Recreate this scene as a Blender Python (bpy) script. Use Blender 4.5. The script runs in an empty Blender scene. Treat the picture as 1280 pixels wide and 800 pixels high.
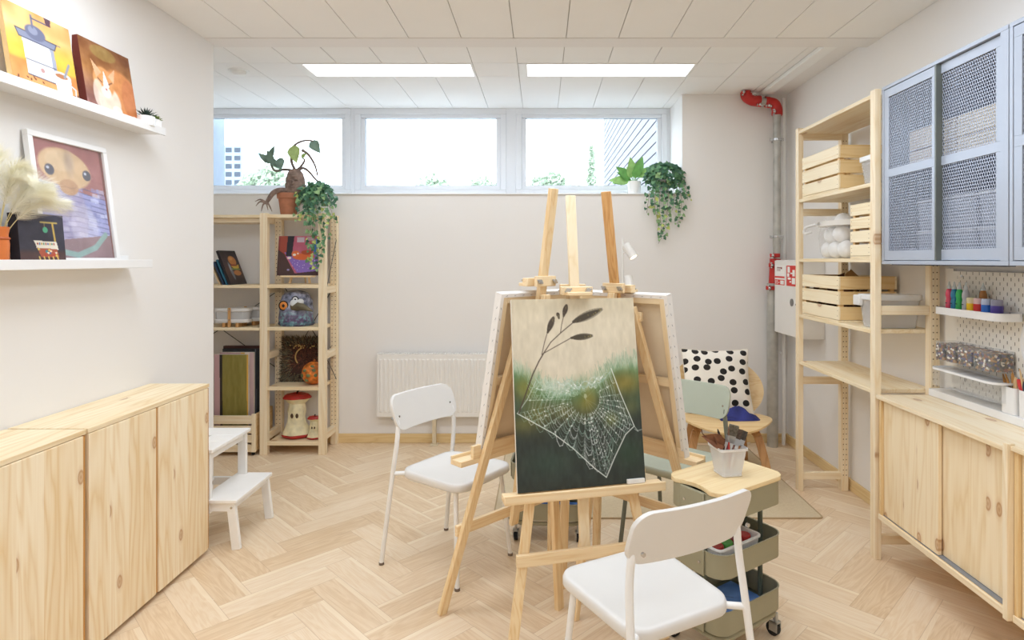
import bpy, math, random
import numpy as np
from mathutils import Matrix, Vector
PI = math.pi
SC = bpy.context.scene
COL = SC.collection

# ------------------------------------------------------------------ camera, world, light, exposure
cd = bpy.data.cameras.new('camera'); cam = bpy.data.objects.new('camera', cd); COL.objects.link(cam)
cam.location = (0, 0, 1.44); cam.rotation_euler = (PI/2, 0, 0)
cd.sensor_fit = 'HORIZONTAL'; cd.sensor_width = 36.0; cd.lens = 36.0*760/1280
cd.shift_x = -37/1280; cd.shift_y = -75/1280
cd.clip_start = 0.05; cd.clip_end = 500
SC.camera = cam
SC.view_settings.view_transform = 'Standard'; SC.view_settings.look = 'None'
SC.view_settings.gamma = 1.0; SC.view_settings.use_curve_mapping = False
SC.view_settings.exposure = -0.27
SC.cycles.max_bounces = 10; SC.cycles.diffuse_bounces = 7; SC.cycles.glossy_bounces = 3
SC.cycles.transmission_bounces = 6; SC.cycles.transparent_max_bounces = 12
SC.cycles.sample_clamp_indirect = 6.0
SC.cycles.use_denoising = True
w = bpy.data.worlds.new('world'); SC.world = w; w.use_nodes = True
bg = w.node_tree.nodes['Background']
bg.inputs[0].default_value = (0.76, 0.88, 1.0, 1); bg.inputs[1].default_value = 8.5

def area(name, loc, rot, sx, sy, power, color):
    l = bpy.data.lights.new(name, 'AREA'); l.shape = 'RECTANGLE'; l.size = sx; l.size_y = sy
    l.energy = power; l.color = color
    o = bpy.data.objects.new(name, l); COL.objects.link(o); o.location = loc; o.rotation_euler = rot
    return o
WARM = (0.775, 0.89, 1.02); COOL = (0.78, 0.90, 1.02)
# ceiling panels: two in view over the windows, the rest unseen, added for light
PANELS = [(-1.06, 4.19, 2.748), (0.44, 4.19, 2.748), (-1.06, 2.2, 2.71), (0.74, 2.2, 2.71), (-1.06, 0.3, 2.71), (0.74, 0.3, 2.71), (-0.16, -1.3, 2.71)]
for i, (x, y, z) in enumerate(PANELS):
    area('panel_lamp', (x, y, z-0.02), (0, 0, 0), 1.12, 0.25 if i < 2 else 0.5, (6, 6, 20, 20, 12, 12, 6)[i], COOL if i < 2 else WARM)

# ------------------------------------------------------------------ helpers
def lin(c):
    if isinstance(c, str):
        c = tuple(int(c[i:i+2], 16)/255 for i in (0, 2, 4))
    return tuple((v/12.92 if v <= 0.04045 else ((v+0.055)/1.055)**2.4) for v in c)
def hexrgb(c): return np.array([int(c[i:i+2], 16)/255 for i in (0, 2, 4)])

class NT:
    def __init__(s, name):
        s.m = bpy.data.materials.new(name); s.m.use_nodes = True
        s.t = s.m.node_tree; s.b = s.t.nodes['Principled BSDF']
    def n(s, typ, **kw):
        nd = s.t.nodes.new(typ)
        for k, v in kw.items():
            if k.startswith('i_'): nd.inputs[k[2:].replace('_', ' ')].default_value = v
            else: setattr(nd, k, v)
        return nd
    def l(s, a, b): s.t.links.new(a, b)
    def math(s, op, a, b=None, c=None):
        nd = s.t.nodes.new('ShaderNodeMath'); nd.operation = op
        for i, v in enumerate((a, b, c)):
            if v is None: continue
            if isinstance(v, (int, float)): nd.inputs[i].default_value = v
            else: s.l(v, nd.inputs[i])
        return nd.outputs[0]
    def mix(s, f, a, b, mode='MIX'):
        nd = s.t.nodes.new('ShaderNodeMix'); nd.data_type = 'RGBA'; nd.blend_type = mode
        for i, v in ((0, f), (6, a), (7, b)):
            if isinstance(v, (int, float)): nd.inputs[i].default_value = v
            elif isinstance(v, tuple): nd.inputs[i].default_value = (*v, 1)
            else: s.l(v, nd.inputs[i])
        return nd.outputs[2]
    def ramp(s, f, stops):
        nd = s.t.nodes.new('ShaderNodeValToRGB'); e = nd.color_ramp.elements
        while len(e) < len(stops): e.new(0.5)
        for i, (p, c) in enumerate(stops):
            e[i].position = p; e[i].color = (*(lin(c) if isinstance(c, str) else c), 1)
        s.l(f, nd.inputs[0]); return nd.outputs[0]
    def coords(s, scale=(1, 1, 1), src='Object'):
        tc = s.n('ShaderNodeTexCoord'); mp = s.n('ShaderNodeMapping'); mp.inputs['Scale'].default_value = scale
        s.l(tc.outputs[src], mp.inputs[0]); return mp.outputs[0]
    def noise(s, vec, scale, detail=3, rough=0.5, dist=0.0):
        nd = s.n('ShaderNodeTexNoise'); nd.inputs['Scale'].default_value = scale
        nd.inputs['Detail'].default_value = detail; nd.inputs['Roughness'].default_value = rough
        nd.inputs['Distortion'].default_value = dist
        s.l(vec, nd.inputs['Vector']); return nd.outputs[0]

MC = {}
def mat(name, col, rough=0.5, metal=0.0, var=0.05, scale=12, bump=0.0, bscale=80, alpha=1.0, trans=0.0, ior=1.45, coat=0.0, emit=0):
    if name in MC: return MC[name]
    N = NT(name); c = lin(col)
    v = N.coords()
    f = N.noise(v, scale)
    d = tuple(x*(1-var*2) for x in c); h = tuple(min(1, x*(1+var)) for x in c)
    N.l(N.ramp(f, [(0.3, d), (0.7, h)]), N.b.inputs['Base Color'])
    N.b.inputs['Roughness'].default_value = rough; N.b.inputs['Metallic'].default_value = metal
    N.b.inputs['IOR'].default_value = ior; N.b.inputs['Alpha'].default_value = alpha
    N.b.inputs['Transmission Weight'].default_value = trans
    N.b.inputs['Coat Weight'].default_value = coat
    if bump:
        bn = N.n('ShaderNodeBump'); bn.inputs['Strength'].default_value = bump; bn.inputs['Distance'].default_value = 0.002
        N.l(N.noise(v, bscale, 4), bn.inputs['Height']); N.l(bn.outputs[0], N.b.inputs['Normal'])
    if emit:
        N.b.inputs['Emission Color'].default_value = (*c, 1); N.b.inputs['Emission Strength'].default_value = emit
    MC[name] = N.m; return N.m

def wood(name, grain='z', across='y', board=0.0, light='F1DDB6', dark='D9B57F', knots=0.0, kn='A9713B', rough=0.5, rings=9.0, off=0.0):
    if name in MC: return MC[name]
    N = NT(name)
    gi = 'xyz'.index(grain); ai = 'xyz'.index(across)
    tc = N.n('ShaderNodeTexCoord'); sp = N.n('ShaderNodeSeparateXYZ'); N.l(tc.outputs['Object'], sp.inputs[0])
    axs = [sp.outputs[0], sp.outputs[1], sp.outputs[2]]
    rnd = None
    if board:
        b = N.math('FLOOR', N.math('DIVIDE', N.math('ADD', axs[ai], off), board))
        wn = N.n('ShaderNodeTexWhiteNoise'); wn.noise_dimensions = '1D'; N.l(b, wn.inputs['W']); rnd = wn.outputs['Value']
        sh = N.math('MULTIPLY', rnd, 7.3)
        axs[gi] = N.math('ADD', axs[gi], sh)
    cb = N.n('ShaderNodeCombineXYZ')
    for i in range(3): N.l(N.math('MULTIPLY', axs[i], 0.55 if i == gi else rings), cb.inputs[i])
    vec = cb.outputs[0]
    warp = N.noise(vec, 1.0, 3, 0.5, 0.6)
    big = N.math('FRACT', N.math('MULTIPLY', warp, 9.0))
    big = N.math('ABSOLUTE', N.math('SUBTRACT', N.math('MULTIPLY', big, 2.0), 1.0))
    cb2 = N.n('ShaderNodeCombineXYZ')
    for i in range(3): N.l(N.math('MULTIPLY', axs[i], 3.0 if i == gi else 160.0), cb2.inputs[i])
    fine = N.noise(cb2.outputs[0], 1.0, 2)
    f = N.math('ADD', N.math('MULTIPLY', N.math('POWER', big, 2.0), 0.55), N.math('MULTIPLY', fine, 0.42))
    if rnd is not None: f = N.math('ADD', f, N.math('MULTIPLY', N.math('SUBTRACT', rnd, 0.5), 0.32))
    col = N.ramp(f, [(0.05, light), (0.95, dark)])
    if knots > 0:
        cb3 = N.n('ShaderNodeCombineXYZ')
        wob = N.noise(vec, 2.0, 2)
        N.l(N.math('MULTIPLY', axs[gi], 3.8), cb3.inputs[0])
        N.l(N.math('ADD', N.math('MULTIPLY', axs[ai], 7.2), N.math('MULTIPLY', wob, 0.10)), cb3.inputs[1])
        vo = N.n('ShaderNodeTexVoronoi'); vo.voronoi_dimensions = '2D'; vo.inputs['Scale'].default_value = 1.0; N.l(cb3.outputs[0], vo.inputs['Vector'])
        sc = N.n('ShaderNodeSeparateColor'); N.l(vo.outputs['Color'], sc.inputs[0])
        on = N.math('GREATER_THAN', sc.outputs[0], 1-knots)
        k = N.ramp(vo.outputs['Distance'], [(0.0, (1, 1, 1)), (0.05, (0.6, 0.6, 0.6)), (0.085, (1, 1, 1)), (0.11, (0.22, 0.22, 0.22)), (0.19, (0, 0, 0))])
        # rings of the grain around each knot
        col = N.mix(N.math('MULTIPLY', N.math('MULTIPLY', k, on), 0.8), col, lin(kn))
    N.l(col, N.b.inputs['Base Color'])
    N.b.inputs['Roughness'].default_value = rough
    bn = N.n('ShaderNodeBump'); bn.inputs['Strength'].default_value = 0.12; bn.inputs['Distance'].default_value = 0.001
    N.l(fine, bn.inputs['Height']); N.l(bn.outputs[0], N.b.inputs['Normal'])
    MC[name] = N.m; return N.m

def rrect(w, d, r, n=6, cx=0, cy=0):
    pts = []
    for sx, sy, a0 in ((1, 1, 0), (-1, 1, 90), (-1, -1, 180), (1, -1, 270)):
        for k in range(n+1):
            a = math.radians(a0+90*k/n)
            pts.append((cx+sx*(w/2-r)+r*math.cos(a), cy+sy*(d/2-r)+r*math.sin(a)))
    return pts

class MB:
    def __init__(s, M=None): s.v = []; s.f = []; s.mi = []; s.M = M or Matrix.Identity(4); s.k = 0
    def add(s, vs, fs):
        o = len(s.v)
        s.v += [s.M @ Vector(v) for v in vs]; s.f += [tuple(i+o for i in f) for f in fs]; s.mi += [s.k]*len(fs)
        return s
    def box(s, x0, x1, y0, y1, z0, z1):
        return s.add([(x0,y0,z0),(x1,y0,z0),(x1,y1,z0),(x0,y1,z0),(x0,y0,z1),(x1,y0,z1),(x1,y1,z1),(x0,y1,z1)],
                     [(3,2,1,0),(4,5,6,7),(0,1,5,4),(1,2,6,5),(2,3,7,6),(3,0,4,7)])
    def bar(s, p0, p1, w, t, up=(0, 0, 1)):
        """square section bar between points; w along side vector, t along 'up'-ish"""
        p0 = Vector(p0); p1 = Vector(p1); d = (p1-p0).normalized(); u = Vector(up)
        sd = d.cross(u)
        if sd.length < 1e-4: sd = d.cross(Vector((1, 0, 0)))
        sd.normalize(); uu = sd.cross(d).normalized()
        vs = []
        for p in (p0, p1):
            for a, b in ((-1,-1),(1,-1),(1,1),(-1,1)): vs.append(p+sd*(a*w/2)+uu*(b*t/2))
        return s.add(vs, [(3,2,1,0),(4,5,6,7),(0,1,5,4),(1,2,6,5),(2,3,7,6),(3,0,4,7)])
    def tube(s, pts, r, n=10, cap=True):
        pts = [Vector(p) for p in pts]; m = len(pts)
        rs = r if isinstance(r, (list, tuple)) else [r]*m
        t0 = (pts[1]-pts[0]).normalized(); u = t0.orthogonal().normalized(); vs = []
        for i, p in enumerate(pts):
            t = (pts[min(i+1, m-1)]-pts[max(i-1, 0)]).normalized()
            u = (u-t*u.dot(t)).normalized(); b = t.cross(u)
            for k in range(n):
                a = 2*PI*k/n; vs.append(p+(u*math.cos(a)+b*math.sin(a))*rs[i])
        fs = [(i*n+k, i*n+(k+1)%n, (i+1)*n+(k+1)%n, (i+1)*n+k) for i in range(m-1) for k in range(n)]
        if cap: fs += [tuple(range(n-1, -1, -1)), tuple((m-1)*n+k for k in range(n))]
        return s.add(vs, fs)
    def cyl(s, p0, p1, r, r1=None, n=20): return s.tube([p0, p1], [r, r if r1 is None else r1], n)
    def lathe(s, prof, n=24, c=(0, 0, 0), sx=1, sy=1, fn=None):
        vs = []
        for r, z in prof:
            for k in range(n):
                a = 2*PI*k/n; rr = r*(fn(a, z) if fn else 1)
                vs.append((c[0]+rr*math.cos(a)*sx, c[1]+rr*math.sin(a)*sy, c[2]+z))
        m = len(prof)
        fs = [(i*n+k, i*n+(k+1)%n, (i+1)*n+(k+1)%n, (i+1)*n+k) for i in range(m-1) for k in range(n)]
        if prof[0][0] > 1e-5: fs.append(tuple(range(n-1, -1, -1)))
        if prof[-1][0] > 1e-5: fs.append(tuple((m-1)*n+k for k in range(n)))
        return s.add(vs, fs)
    def sphere(s, c, rx, ry=None, rz=None, n=20, m=12, fn=None):
        ry = ry or rx; rz = rz or rx; vs = []
        for i in range(m+1):
            th = PI*i/m
            for k in range(n):
                a = 2*PI*k/n
                d = Vector((math.sin(th)*math.cos(a), math.sin(th)*math.sin(a), -math.cos(th)))
                q = fn(d) if fn else 1
                vs.append((c[0]+d.x*rx*q, c[1]+d.y*ry*q, c[2]+d.z*rz*q))
        return s.add(vs, [(i*n+k, i*n+(k+1)%n, (i+1)*n+(k+1)%n, (i+1)*n+k) for i in range(m) for k in range(n)])
    def prism(s, outl, z0, z1, axis='z', cham=0.0):
        n = len(outl)
        def P(x, y, z): return (x, y, z) if axis == 'z' else ((x, z, y) if axis == 'y' else (z, x, y))
        rings = [(1, z0), (1, z1)]
        if cham:
            cx = sum(p[0] for p in outl)/n; cy = sum(p[1] for p in outl)/n
            def sh(p):
                d = math.hypot(p[0]-cx, p[1]-cy); k = (d-cham)/d; return (cx+(p[0]-cx)*k, cy+(p[1]-cy)*k)
            o2 = [sh(p) for p in outl]
            R = [(o2, z0), (outl, z0+cham), (outl, z1-cham), (o2, z1)]
        else: R = [(outl, z0), (outl, z1)]
        vs = [P(p[0], p[1], z) for o, z in R for p in o]; m = len(R)
        fs = [(i*n+k, i*n+(k+1)%n, (i+1)*n+(k+1)%n, (i+1)*n+k) for i in range(m-1) for k in range(n)]
        fs += [tuple(range(n-1, -1, -1)), tuple((m-1)*n+k for k in range(n))]
        return s.add(vs, fs)
    def tray(s, w, d, r, z0, z1, t=0.003, taper=1.0, lip=0.0):
        """open container with rounded corners"""
        n = 7; o0 = rrect(w*taper, d*taper, r*taper, n); o1 = rrect(w, d, r, n); i1 = rrect(w-2*t, d-2*t, r-t, n); i0 = rrect((w-2*t)*taper, (d-2*t)*taper, (r-t)*taper, n)
        R = [(o0, z0), (o1, z1-lip)]
        if lip: ol = rrect(w+2*lip, d+2*lip, r+lip, n); R += [(ol, z1-lip), (ol, z1)]
        R += [(i1, z1), (i0, z0+t)]
        k = len(o0); vs = [(p[0], p[1], z) for o, z in R for p in o]; m = len(R)
        fs = [(i*k+j, i*k+(j+1)%k, (i+1)*k+(j+1)%k, (i+1)*k+j) for i in range(m-1) for j in range(k)]
        fs += [tuple(range(k-1, -1, -1)), tuple((m-1)*k+j for j in range(k))]
        return s.add(vs, fs)
    def build(s, name, mats, parent=None, bevel=0.0, smooth=35, loc=None):
        me = bpy.data.meshes.new(name); me.from_pydata([tuple(v) for v in s.v], [], s.f); me.update()
        mats = mats if isinstance(mats, (list, tuple)) else [mats]
        for m in mats: me.materials.append(m)
        if len(mats) > 1:
            for p, i in zip(me.polygons, s.mi): p.material_index = i
        if smooth:
            me.shade_smooth(); me.set_sharp_from_angle(angle=math.radians(smooth))
        o = bpy.data.objects.new(name, me); COL.objects.link(o)
        if parent: o.parent = parent
        if loc: o.location = loc
        if bevel:
            b = o.modifiers.new('bevel', 'BEVEL'); b.width = bevel; b.segments = 2; b.limit_method = 'ANGLE'; b.angle_limit = math.radians(50)
        return o

def tag(o, label=None, cat=None, group=None, kind=None):
    if label: o['label'] = label
    if cat: o['category'] = cat
    if group: o['group'] = group
    if kind: o['kind'] = kind
    return o
def empty(name, loc, rz=0, lean=0, label=None, cat=None, group=None):
    o = bpy.data.objects.new(name, None); COL.objects.link(o); o.empty_display_size = 0.05
    o.location = loc; o.rotation_euler = (lean, 0, rz)
    return tag(o, label, cat, group)
KIDS = {}
def copy_tree(o, loc=None, rz=None, label=None, group=None, parent=None):
    c = o.copy(); COL.objects.link(c)
    if parent: c.parent = parent
    if loc: c.location = loc
    if rz is not None: c.rotation_euler = (c.rotation_euler[0], 0, rz)
    if label: c['label'] = label
    if group: c['group'] = group
    for ch in [x for x in COL.objects if x.parent == o]: copy_tree(ch, parent=c)
    return c
def struct(mb, name, m, parent=None, bevel=0): 
    o = mb.build(name, m, parent, bevel)
    if parent is None: o['kind'] = 'structure'
    return o
def smoothpath(pts, k=6):
    """Catmull-Rom through points"""
    P = [Vector(p) for p in pts]; P = [2*P[0]-P[1]]+P+[2*P[-1]-P[-2]]; out = []
    for i in range(1, len(P)-2):
        for j in range(k):
            t = j/k; a, b, c, d = P[i-1:i+3]
            out.append(0.5*((2*b)+(c-a)*t+(2*a-5*b+4*c-d)*t*t+(3*b-a-3*c+d)*t**3))
    out.append(P[-2]); return out

# ------------------------------------------------------------------ hand painted pictures as coloured vertices of a fine canvas grid
class Pic:
    def __init__(s, w, h, col):
        s.w, s.h = w, h; s.a = np.zeros((h, w, 3)); s.a[:] = hexrgb(col) if isinstance(col, str) else col
        s.asp = w/h
        ys, xs = np.mgrid[0:h, 0:w]; s.X = (xs+0.5)/w; s.Y = (ys+0.5)/h
    def blend(s, m, col, a=1.0):
        c = hexrgb(col) if isinstance(col, str) else col
        m = (np.clip(m, 0, 1)*a)[..., None]; s.a = s.a*(1-m)+c*m; return s
    def vgrad(s, stops):
        ps = [p for p, _ in stops]; cs = [hexrgb(c) for _, c in stops]
        for k in range(3): s.a[..., k] = np.interp(s.Y, ps, [c[k] for c in cs])
        return s
    def poly(s, pts, col, a=1.0):
        ins = np.zeros(s.X.shape, bool); n = len(pts)
        for i in range(n):
            x0, y0 = pts[i]; x1, y1 = pts[(i+1) % n]
            if y0 == y1: continue
            c = ((s.Y > min(y0, y1)) & (s.Y <= max(y0, y1))); xi = x0+(s.Y-y0)*(x1-x0)/(y1-y0)
            ins ^= c & (s.X < xi)
        return s.blend(ins.astype(float), col, a)
    def ell(s, cx, cy, rx, ry, col, a=1.0, rot=0, soft=0.08):
        dx = (s.X-cx)*s.asp; dy = s.Y-cy; rx = rx*s.asp
        c, q = math.cos(rot), math.sin(rot); u = (dx*c+dy*q)/rx; v = (-dx*q+dy*c)/ry
        d = np.sqrt(u*u+v*v); return s.blend((1+soft-d)/(2*soft) if soft else (d < 1).astype(float), col, a)
    def line(s, pts, wd, col, a=1.0):
        """wd in units of picture height"""
        for (x0, y0), (x1, y1) in zip(pts[:-1], pts[1:]):
            pad = wd*1.5+1.5/s.h
            i0 = max(0, int((min(x0, x1)-pad/s.asp)*s.w)); i1 = min(s.w, int((max(x0, x1)+pad/s.asp)*s.w)+2)
            j0 = max(0, int((min(y0, y1)-pad)*s.h)); j1 = min(s.h, int((max(y0, y1)+pad)*s.h)+2)
            if i0 >= i1 or j0 >= j1: continue
            X = s.X[j0:j1, i0:i1]*s.asp; Y = s.Y[j0:j1, i0:i1]; ax, bx = x0*s.asp, x1*s.asp
            L = (bx-ax)**2+(y1-y0)**2+1e-12; t = np.clip(((X-ax)*(bx-ax)+(Y-y0)*(y1-y0))/L, 0, 1)
            d = np.hypot(X-ax-t*(bx-ax), Y-y0-t*(y1-y0))
            m = (np.clip((wd/2-d)*s.h+0.5, 0, 1)*a)[..., None]; c = hexrgb(col)
            s.a[j0:j1, i0:i1] = s.a[j0:j1, i0:i1]*(1-m)+c*m
        return s
    def noise(s, amp, cells=8, seed=1, sx=1.0):
        r = np.random.RandomState(seed); tot = 0
        for o in range(3):
            k = int(cells*2**o); kx = max(2, int(k*sx)); g = r.rand(k+2, kx+2)-0.5
            yy = s.Y*k; xx = s.X*kx; yi = yy.astype(int); xi = xx.astype(int); fy = yy-yi; fx = xx-xi
            fy = fy*fy*(3-2*fy); fx = fx*fx*(3-2*fx)
            tot = tot+(g[yi, xi]*(1-fx)*(1-fy)+g[yi, xi+1]*fx*(1-fy)+g[yi+1, xi]*(1-fx)*fy+g[yi+1, xi+1]*fx*fy)/2**o
        s.last = tot
        s.a = np.clip(s.a+tot[..., None]*amp, 0, 1); return s

def paintmat():
    if 'paint' in MC: return MC['paint']
    N = NT('painted canvas'); at = N.n('ShaderNodeVertexColor'); at.layer_name = 'Paint'
    N.l(at.outputs[0], N.b.inputs['Base Color']); N.b.inputs['Roughness'].default_value = 0.55
    bn = N.n('ShaderNodeBump'); bn.inputs['Strength'].default_value = 0.15; bn.inputs['Distance'].default_value = 0.0008
    N.l(N.noise(N.coords(), 600, 2), bn.inputs['Height']); N.l(bn.outputs[0], N.b.inputs['Normal'])
    MC['paint'] = N.m; return N.m
def picmesh(name, pic, w, h, parent, y=-0.0006, x0=None, z0=0.0):
    H, W = pic.h, pic.w; x0 = -w/2 if x0 is None else x0
    xs = x0+np.arange(W)/(W-1)*w; zs = z0+h-np.arange(H)/(H-1)*h
    X, Z = np.meshgrid(xs, zs); co = np.stack([X, np.full_like(X, y), Z], -1).reshape(-1, 3)
    idx = np.arange(H*W).reshape(H, W)
    q = np.stack([idx[:-1, :-1], idx[1:, :-1], idx[1:, 1:], idx[:-1, 1:]], -1).reshape(-1, 4)
    me = bpy.data.meshes.new(name); nf = len(q)
    me.vertices.add(H*W); me.vertices.foreach_set('co', co.ravel())
    me.loops.add(nf*4); me.loops.foreach_set('vertex_index', q.ravel())
    me.polygons.add(nf); me.polygons.foreach_set('loop_start', np.arange(nf)*4)
    me.update(); me.validate()
    at = me.color_attributes.new('Paint', 'FLOAT_COLOR', 'POINT')
    a = np.clip(pic.a, 0, 1); l = np.where(a <= 0.04045, a/12.92, ((a+0.055)/1.055)**2.4)
    rgba = np.concatenate([l, np.ones((H, W, 1))], -1).astype(np.float32); at.data.foreach_set('color', rgba.ravel())
    me.materials.append(paintmat()); o = bpy.data.objects.new(name, me); COL.objects.link(o); o.parent = parent
    return o
def canvas(name, pic, w, h, t, loc, rz, lean, sidecol, label, cat='painting', group=None):
    r = empty(name, loc, rz, lean, label, cat, group)
    MB().box(-w/2, w/2, 0, t, 0, h).build('canvas_edge', mat('canvas side '+sidecol, sidecol, 0.8, bump=0.2), r, bevel=0.0015)
    picmesh('painted_front', pic, w-0.001, h-0.001, r, z0=0.0005)
    return r

# ------------------------------------------------------------------ shared materials
WALL = mat('wall paint', 'EDEAE7', 0.85, var=0.006, scale=1.5, bump=0.08, bscale=250)
WHITE = mat('white lacquer', 'EEEDEC', 0.35, var=0.01)
WHITEM = mat('matt white', 'F2F1EE', 0.6, var=0.01)
PLAST = mat('white plastic', 'E0DEDB', 0.38, var=0.006, bump=0.05, bscale=400)
def see(name, col, mixf, rough=0.25):
    """thin translucent plastic"""
    if name in MC: return MC[name]
    N = NT(name); tr = N.n('ShaderNodeBsdfTransparent'); mx = N.n('ShaderNodeMixShader')
    tr.inputs[0].default_value = (0.97, 0.97, 0.97, 1)
    f = N.noise(N.coords(), 9)
    N.l(N.ramp(f, [(0.3, tuple(x*0.96 for x in lin(col))), (0.7, lin(col))]), N.b.inputs['Base Color']); N.b.inputs['Roughness'].default_value = rough
    N.l(tr.outputs[0], mx.inputs[1]); N.l(N.b.outputs[0], mx.inputs[2]); mx.inputs[0].default_value = mixf
    out = [n for n in N.t.nodes if n.type == 'OUTPUT_MATERIAL'][0]; N.l(mx.outputs[0], out.inputs[0])
    MC[name] = N.m; return N.m
CLEAR = see('clear plastic', 'F2F4F6', 0.16, 0.12)
MILKY = see('milky plastic', 'F4F4F4', 0.42)
PINE = wood('pine upright', 'z', 'y', light='F7E8CC', dark='E8CEA2', knots=0.25)
PINEX = wood('pine along x', 'x', 'y', light='F7E8CC', dark='E9D0A6', knots=0.22)
PINEY = wood('pine along y', 'y', 'x', light='F7E8CC', dark='E9D0A6', knots=0.22)
DOORL = wood('knotty pine cabinet boards', 'z', 'y', 0.105, light='FAEBCE', dark='E6C794', knots=0.62, kn='B57F4A', rings=7)
EASEL = wood('easel beech', 'z', 'x', light='F4DDB4', dark='E2BC84', rough=0.4, rings=12)
EASELX = wood('easel beech rail', 'x', 'y', light='F6E0BA', dark='E6C490', rough=0.4, rings=12)
EASELD = wood('darker easel beech', 'z', 'x', light='DDAF74', dark='BE8549', rough=0.4, rings=12)
EASELP = wood('pale easel beech', 'z', 'x', light='F6E6C8', dark='EAD3A8', rough=0.45, rings=12)
CHROME = mat('bright screw metal', 'C8C8C8', 0.25, 0.9)
BLACK = mat('black rubber', '1C1C1E', 0.6)
# ================================================================== THE ROOM
XL, XR, YF, YB = -1.932, 1.94, -2.6, 4.80
ZC, ZF = 2.748, 2.71
# herringbone parquet: every board a quad pair in one floor mesh
def herringbone():
    L, W = 0.464, 0.1325; gap = 0.0; ox, oy = -1.251, 0.0; R = random.Random(3)
    vs, fs, uv, uw, cl = [], [], [], [], []
    c = math.sqrt(0.5)
    def put(x0, y0, lx, ly, horiz):
        P = [(x0, y0), (x0+lx, y0), (x0+lx, y0+ly), (x0, y0+ly)]
        Q = [((x-y)*c+ox, (x+y)*c+oy) for x, y in P]
        if max(q[0] for q in Q) < -3.2 or min(q[0] for q in Q) > 2.05 or max(q[1] for q in Q) < -2.7 or min(q[1] for q in Q) > 4.9: return
        o = len(vs); vs.extend((q[0], q[1], 0.0) for q in Q); fs.append((o, o+1, o+2, o+3))
        if horiz: u = [(0, 0), (L, 0), (L, W), (0, W)]
        else: u = [(0, 0), (0, W), (L, W), (L, 0)]
        uv.extend(u); r = R.random(); cl.extend([(r, R.random(), R.random(), 1)]*4)
    for m in range(-9, 10):
        for k in range(-60, 80):
            bx, by = k*W+m*L, k*W-m*L
            put(bx, by, L, W, True); put(bx+L, by+W-L, W, L, False)
    me = bpy.data.meshes.new('floor'); me.from_pydata(vs, [], fs)
    ul = me.uv_layers.new(name='board'); ul.data.foreach_set('uv', np.array(uv, np.float32).ravel())
    at = me.color_attributes.new('tone', 'FLOAT_COLOR', 'CORNER'); at.data.foreach_set('color', np.array(cl, np.float32).ravel())
    N = NT('oak herringbone parquet')
    uvn = N.n('ShaderNodeUVMap', uv_map='board'); sp = N.n('ShaderNodeSeparateXYZ'); N.l(uvn.outputs[0], sp.inputs[0])
    vc = N.n('ShaderNodeVertexColor', layer_name='tone'); sc = N.n('ShaderNodeSeparateColor'); N.l(vc.outputs[0], sc.inputs[0])
    u, v = sp.outputs[0], sp.outputs[1]; r1, r2 = sc.outputs[0], sc.outputs[1]
    cb = N.n('ShaderNodeCombineXYZ'); N.l(N.math('MULTIPLY', u, 1.6), cb.inputs[0]); N.l(N.math('MULTIPLY', v, 16), cb.inputs[1]); N.l(N.math('MULTIPLY', r2, 37.0), cb.inputs[2])
    wp = N.noise(cb.outputs[0], 1.0, 3, 0.55, 0.7)
    rg = N.math('ABSOLUTE', N.math('SUBTRACT', N.math('MULTIPLY', N.math('FRACT', N.math('MULTIPLY', wp, 8.0)), 2.0), 1.0))
    cb2 = N.n('ShaderNodeCombineXYZ'); N.l(N.math('MULTIPLY', u, 12.0), cb2.inputs[0]); N.l(N.math('MULTIPLY', v, 330.0), cb2.inputs[1]); N.l(N.math('MULTIPLY', r2, 91.0), cb2.inputs[2])
    fine = N.noise(cb2.outputs[0], 1.0, 2)
    f = N.math('ADD', N.math('MULTIPLY', rg, 0.30), N.math('ADD', N.math('MULTIPLY', fine, 0.35), N.math('MULTIPLY', r1, 0.40)))
    col = N.ramp(f, [(0.12, 'F0DEC5'), (0.5, 'E7CFB0'), (0.95, 'D6B892')])
    # pale sapwood streaks along some board edges
    ed = N.math('GREATER_THAN', N.math('ADD', v, N.math('MULTIPLY', wp, 0.02)), 0.122)
    col = N.mix(N.math('MULTIPLY', N.math('MULTIPLY', ed, N.math('GREATER_THAN', r2, 0.45)), 0.55), col, lin('F6E6CC'))
    m1 = N.math('MINIMUM', N.math('MINIMUM', u, N.math('SUBTRACT', L, u)), N.math('MINIMUM', v, N.math('SUBTRACT', W, v)))
    gp = N.math('LESS_THAN', m1, 0.0011)
    col = N.mix(N.math('MULTIPLY', gp, 0.45), col, lin('A8855C'))
    N.l(col, N.b.inputs['Base Color'])
    N.l(N.math('ADD', N.math('MULTIPLY', fine, 0.12), 0.36), N.b.inputs['Roughness'])
    bn = N.n('ShaderNodeBump'); bn.inputs['Strength'].default_value = 0.25; bn.inputs['Distance'].default_value = 0.001
    N.l(N.math('SUBTRACT', N.math('MULTIPLY', fine, 0.25), gp), bn.inputs['Height']); N.l(bn.outputs[0], N.b.inputs['Normal'])
    me.materials.append(N.m); o = bpy.data.objects.new('floor', me); COL.objects.link(o); o['kind'] = 'structure'
herringbone()

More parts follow.
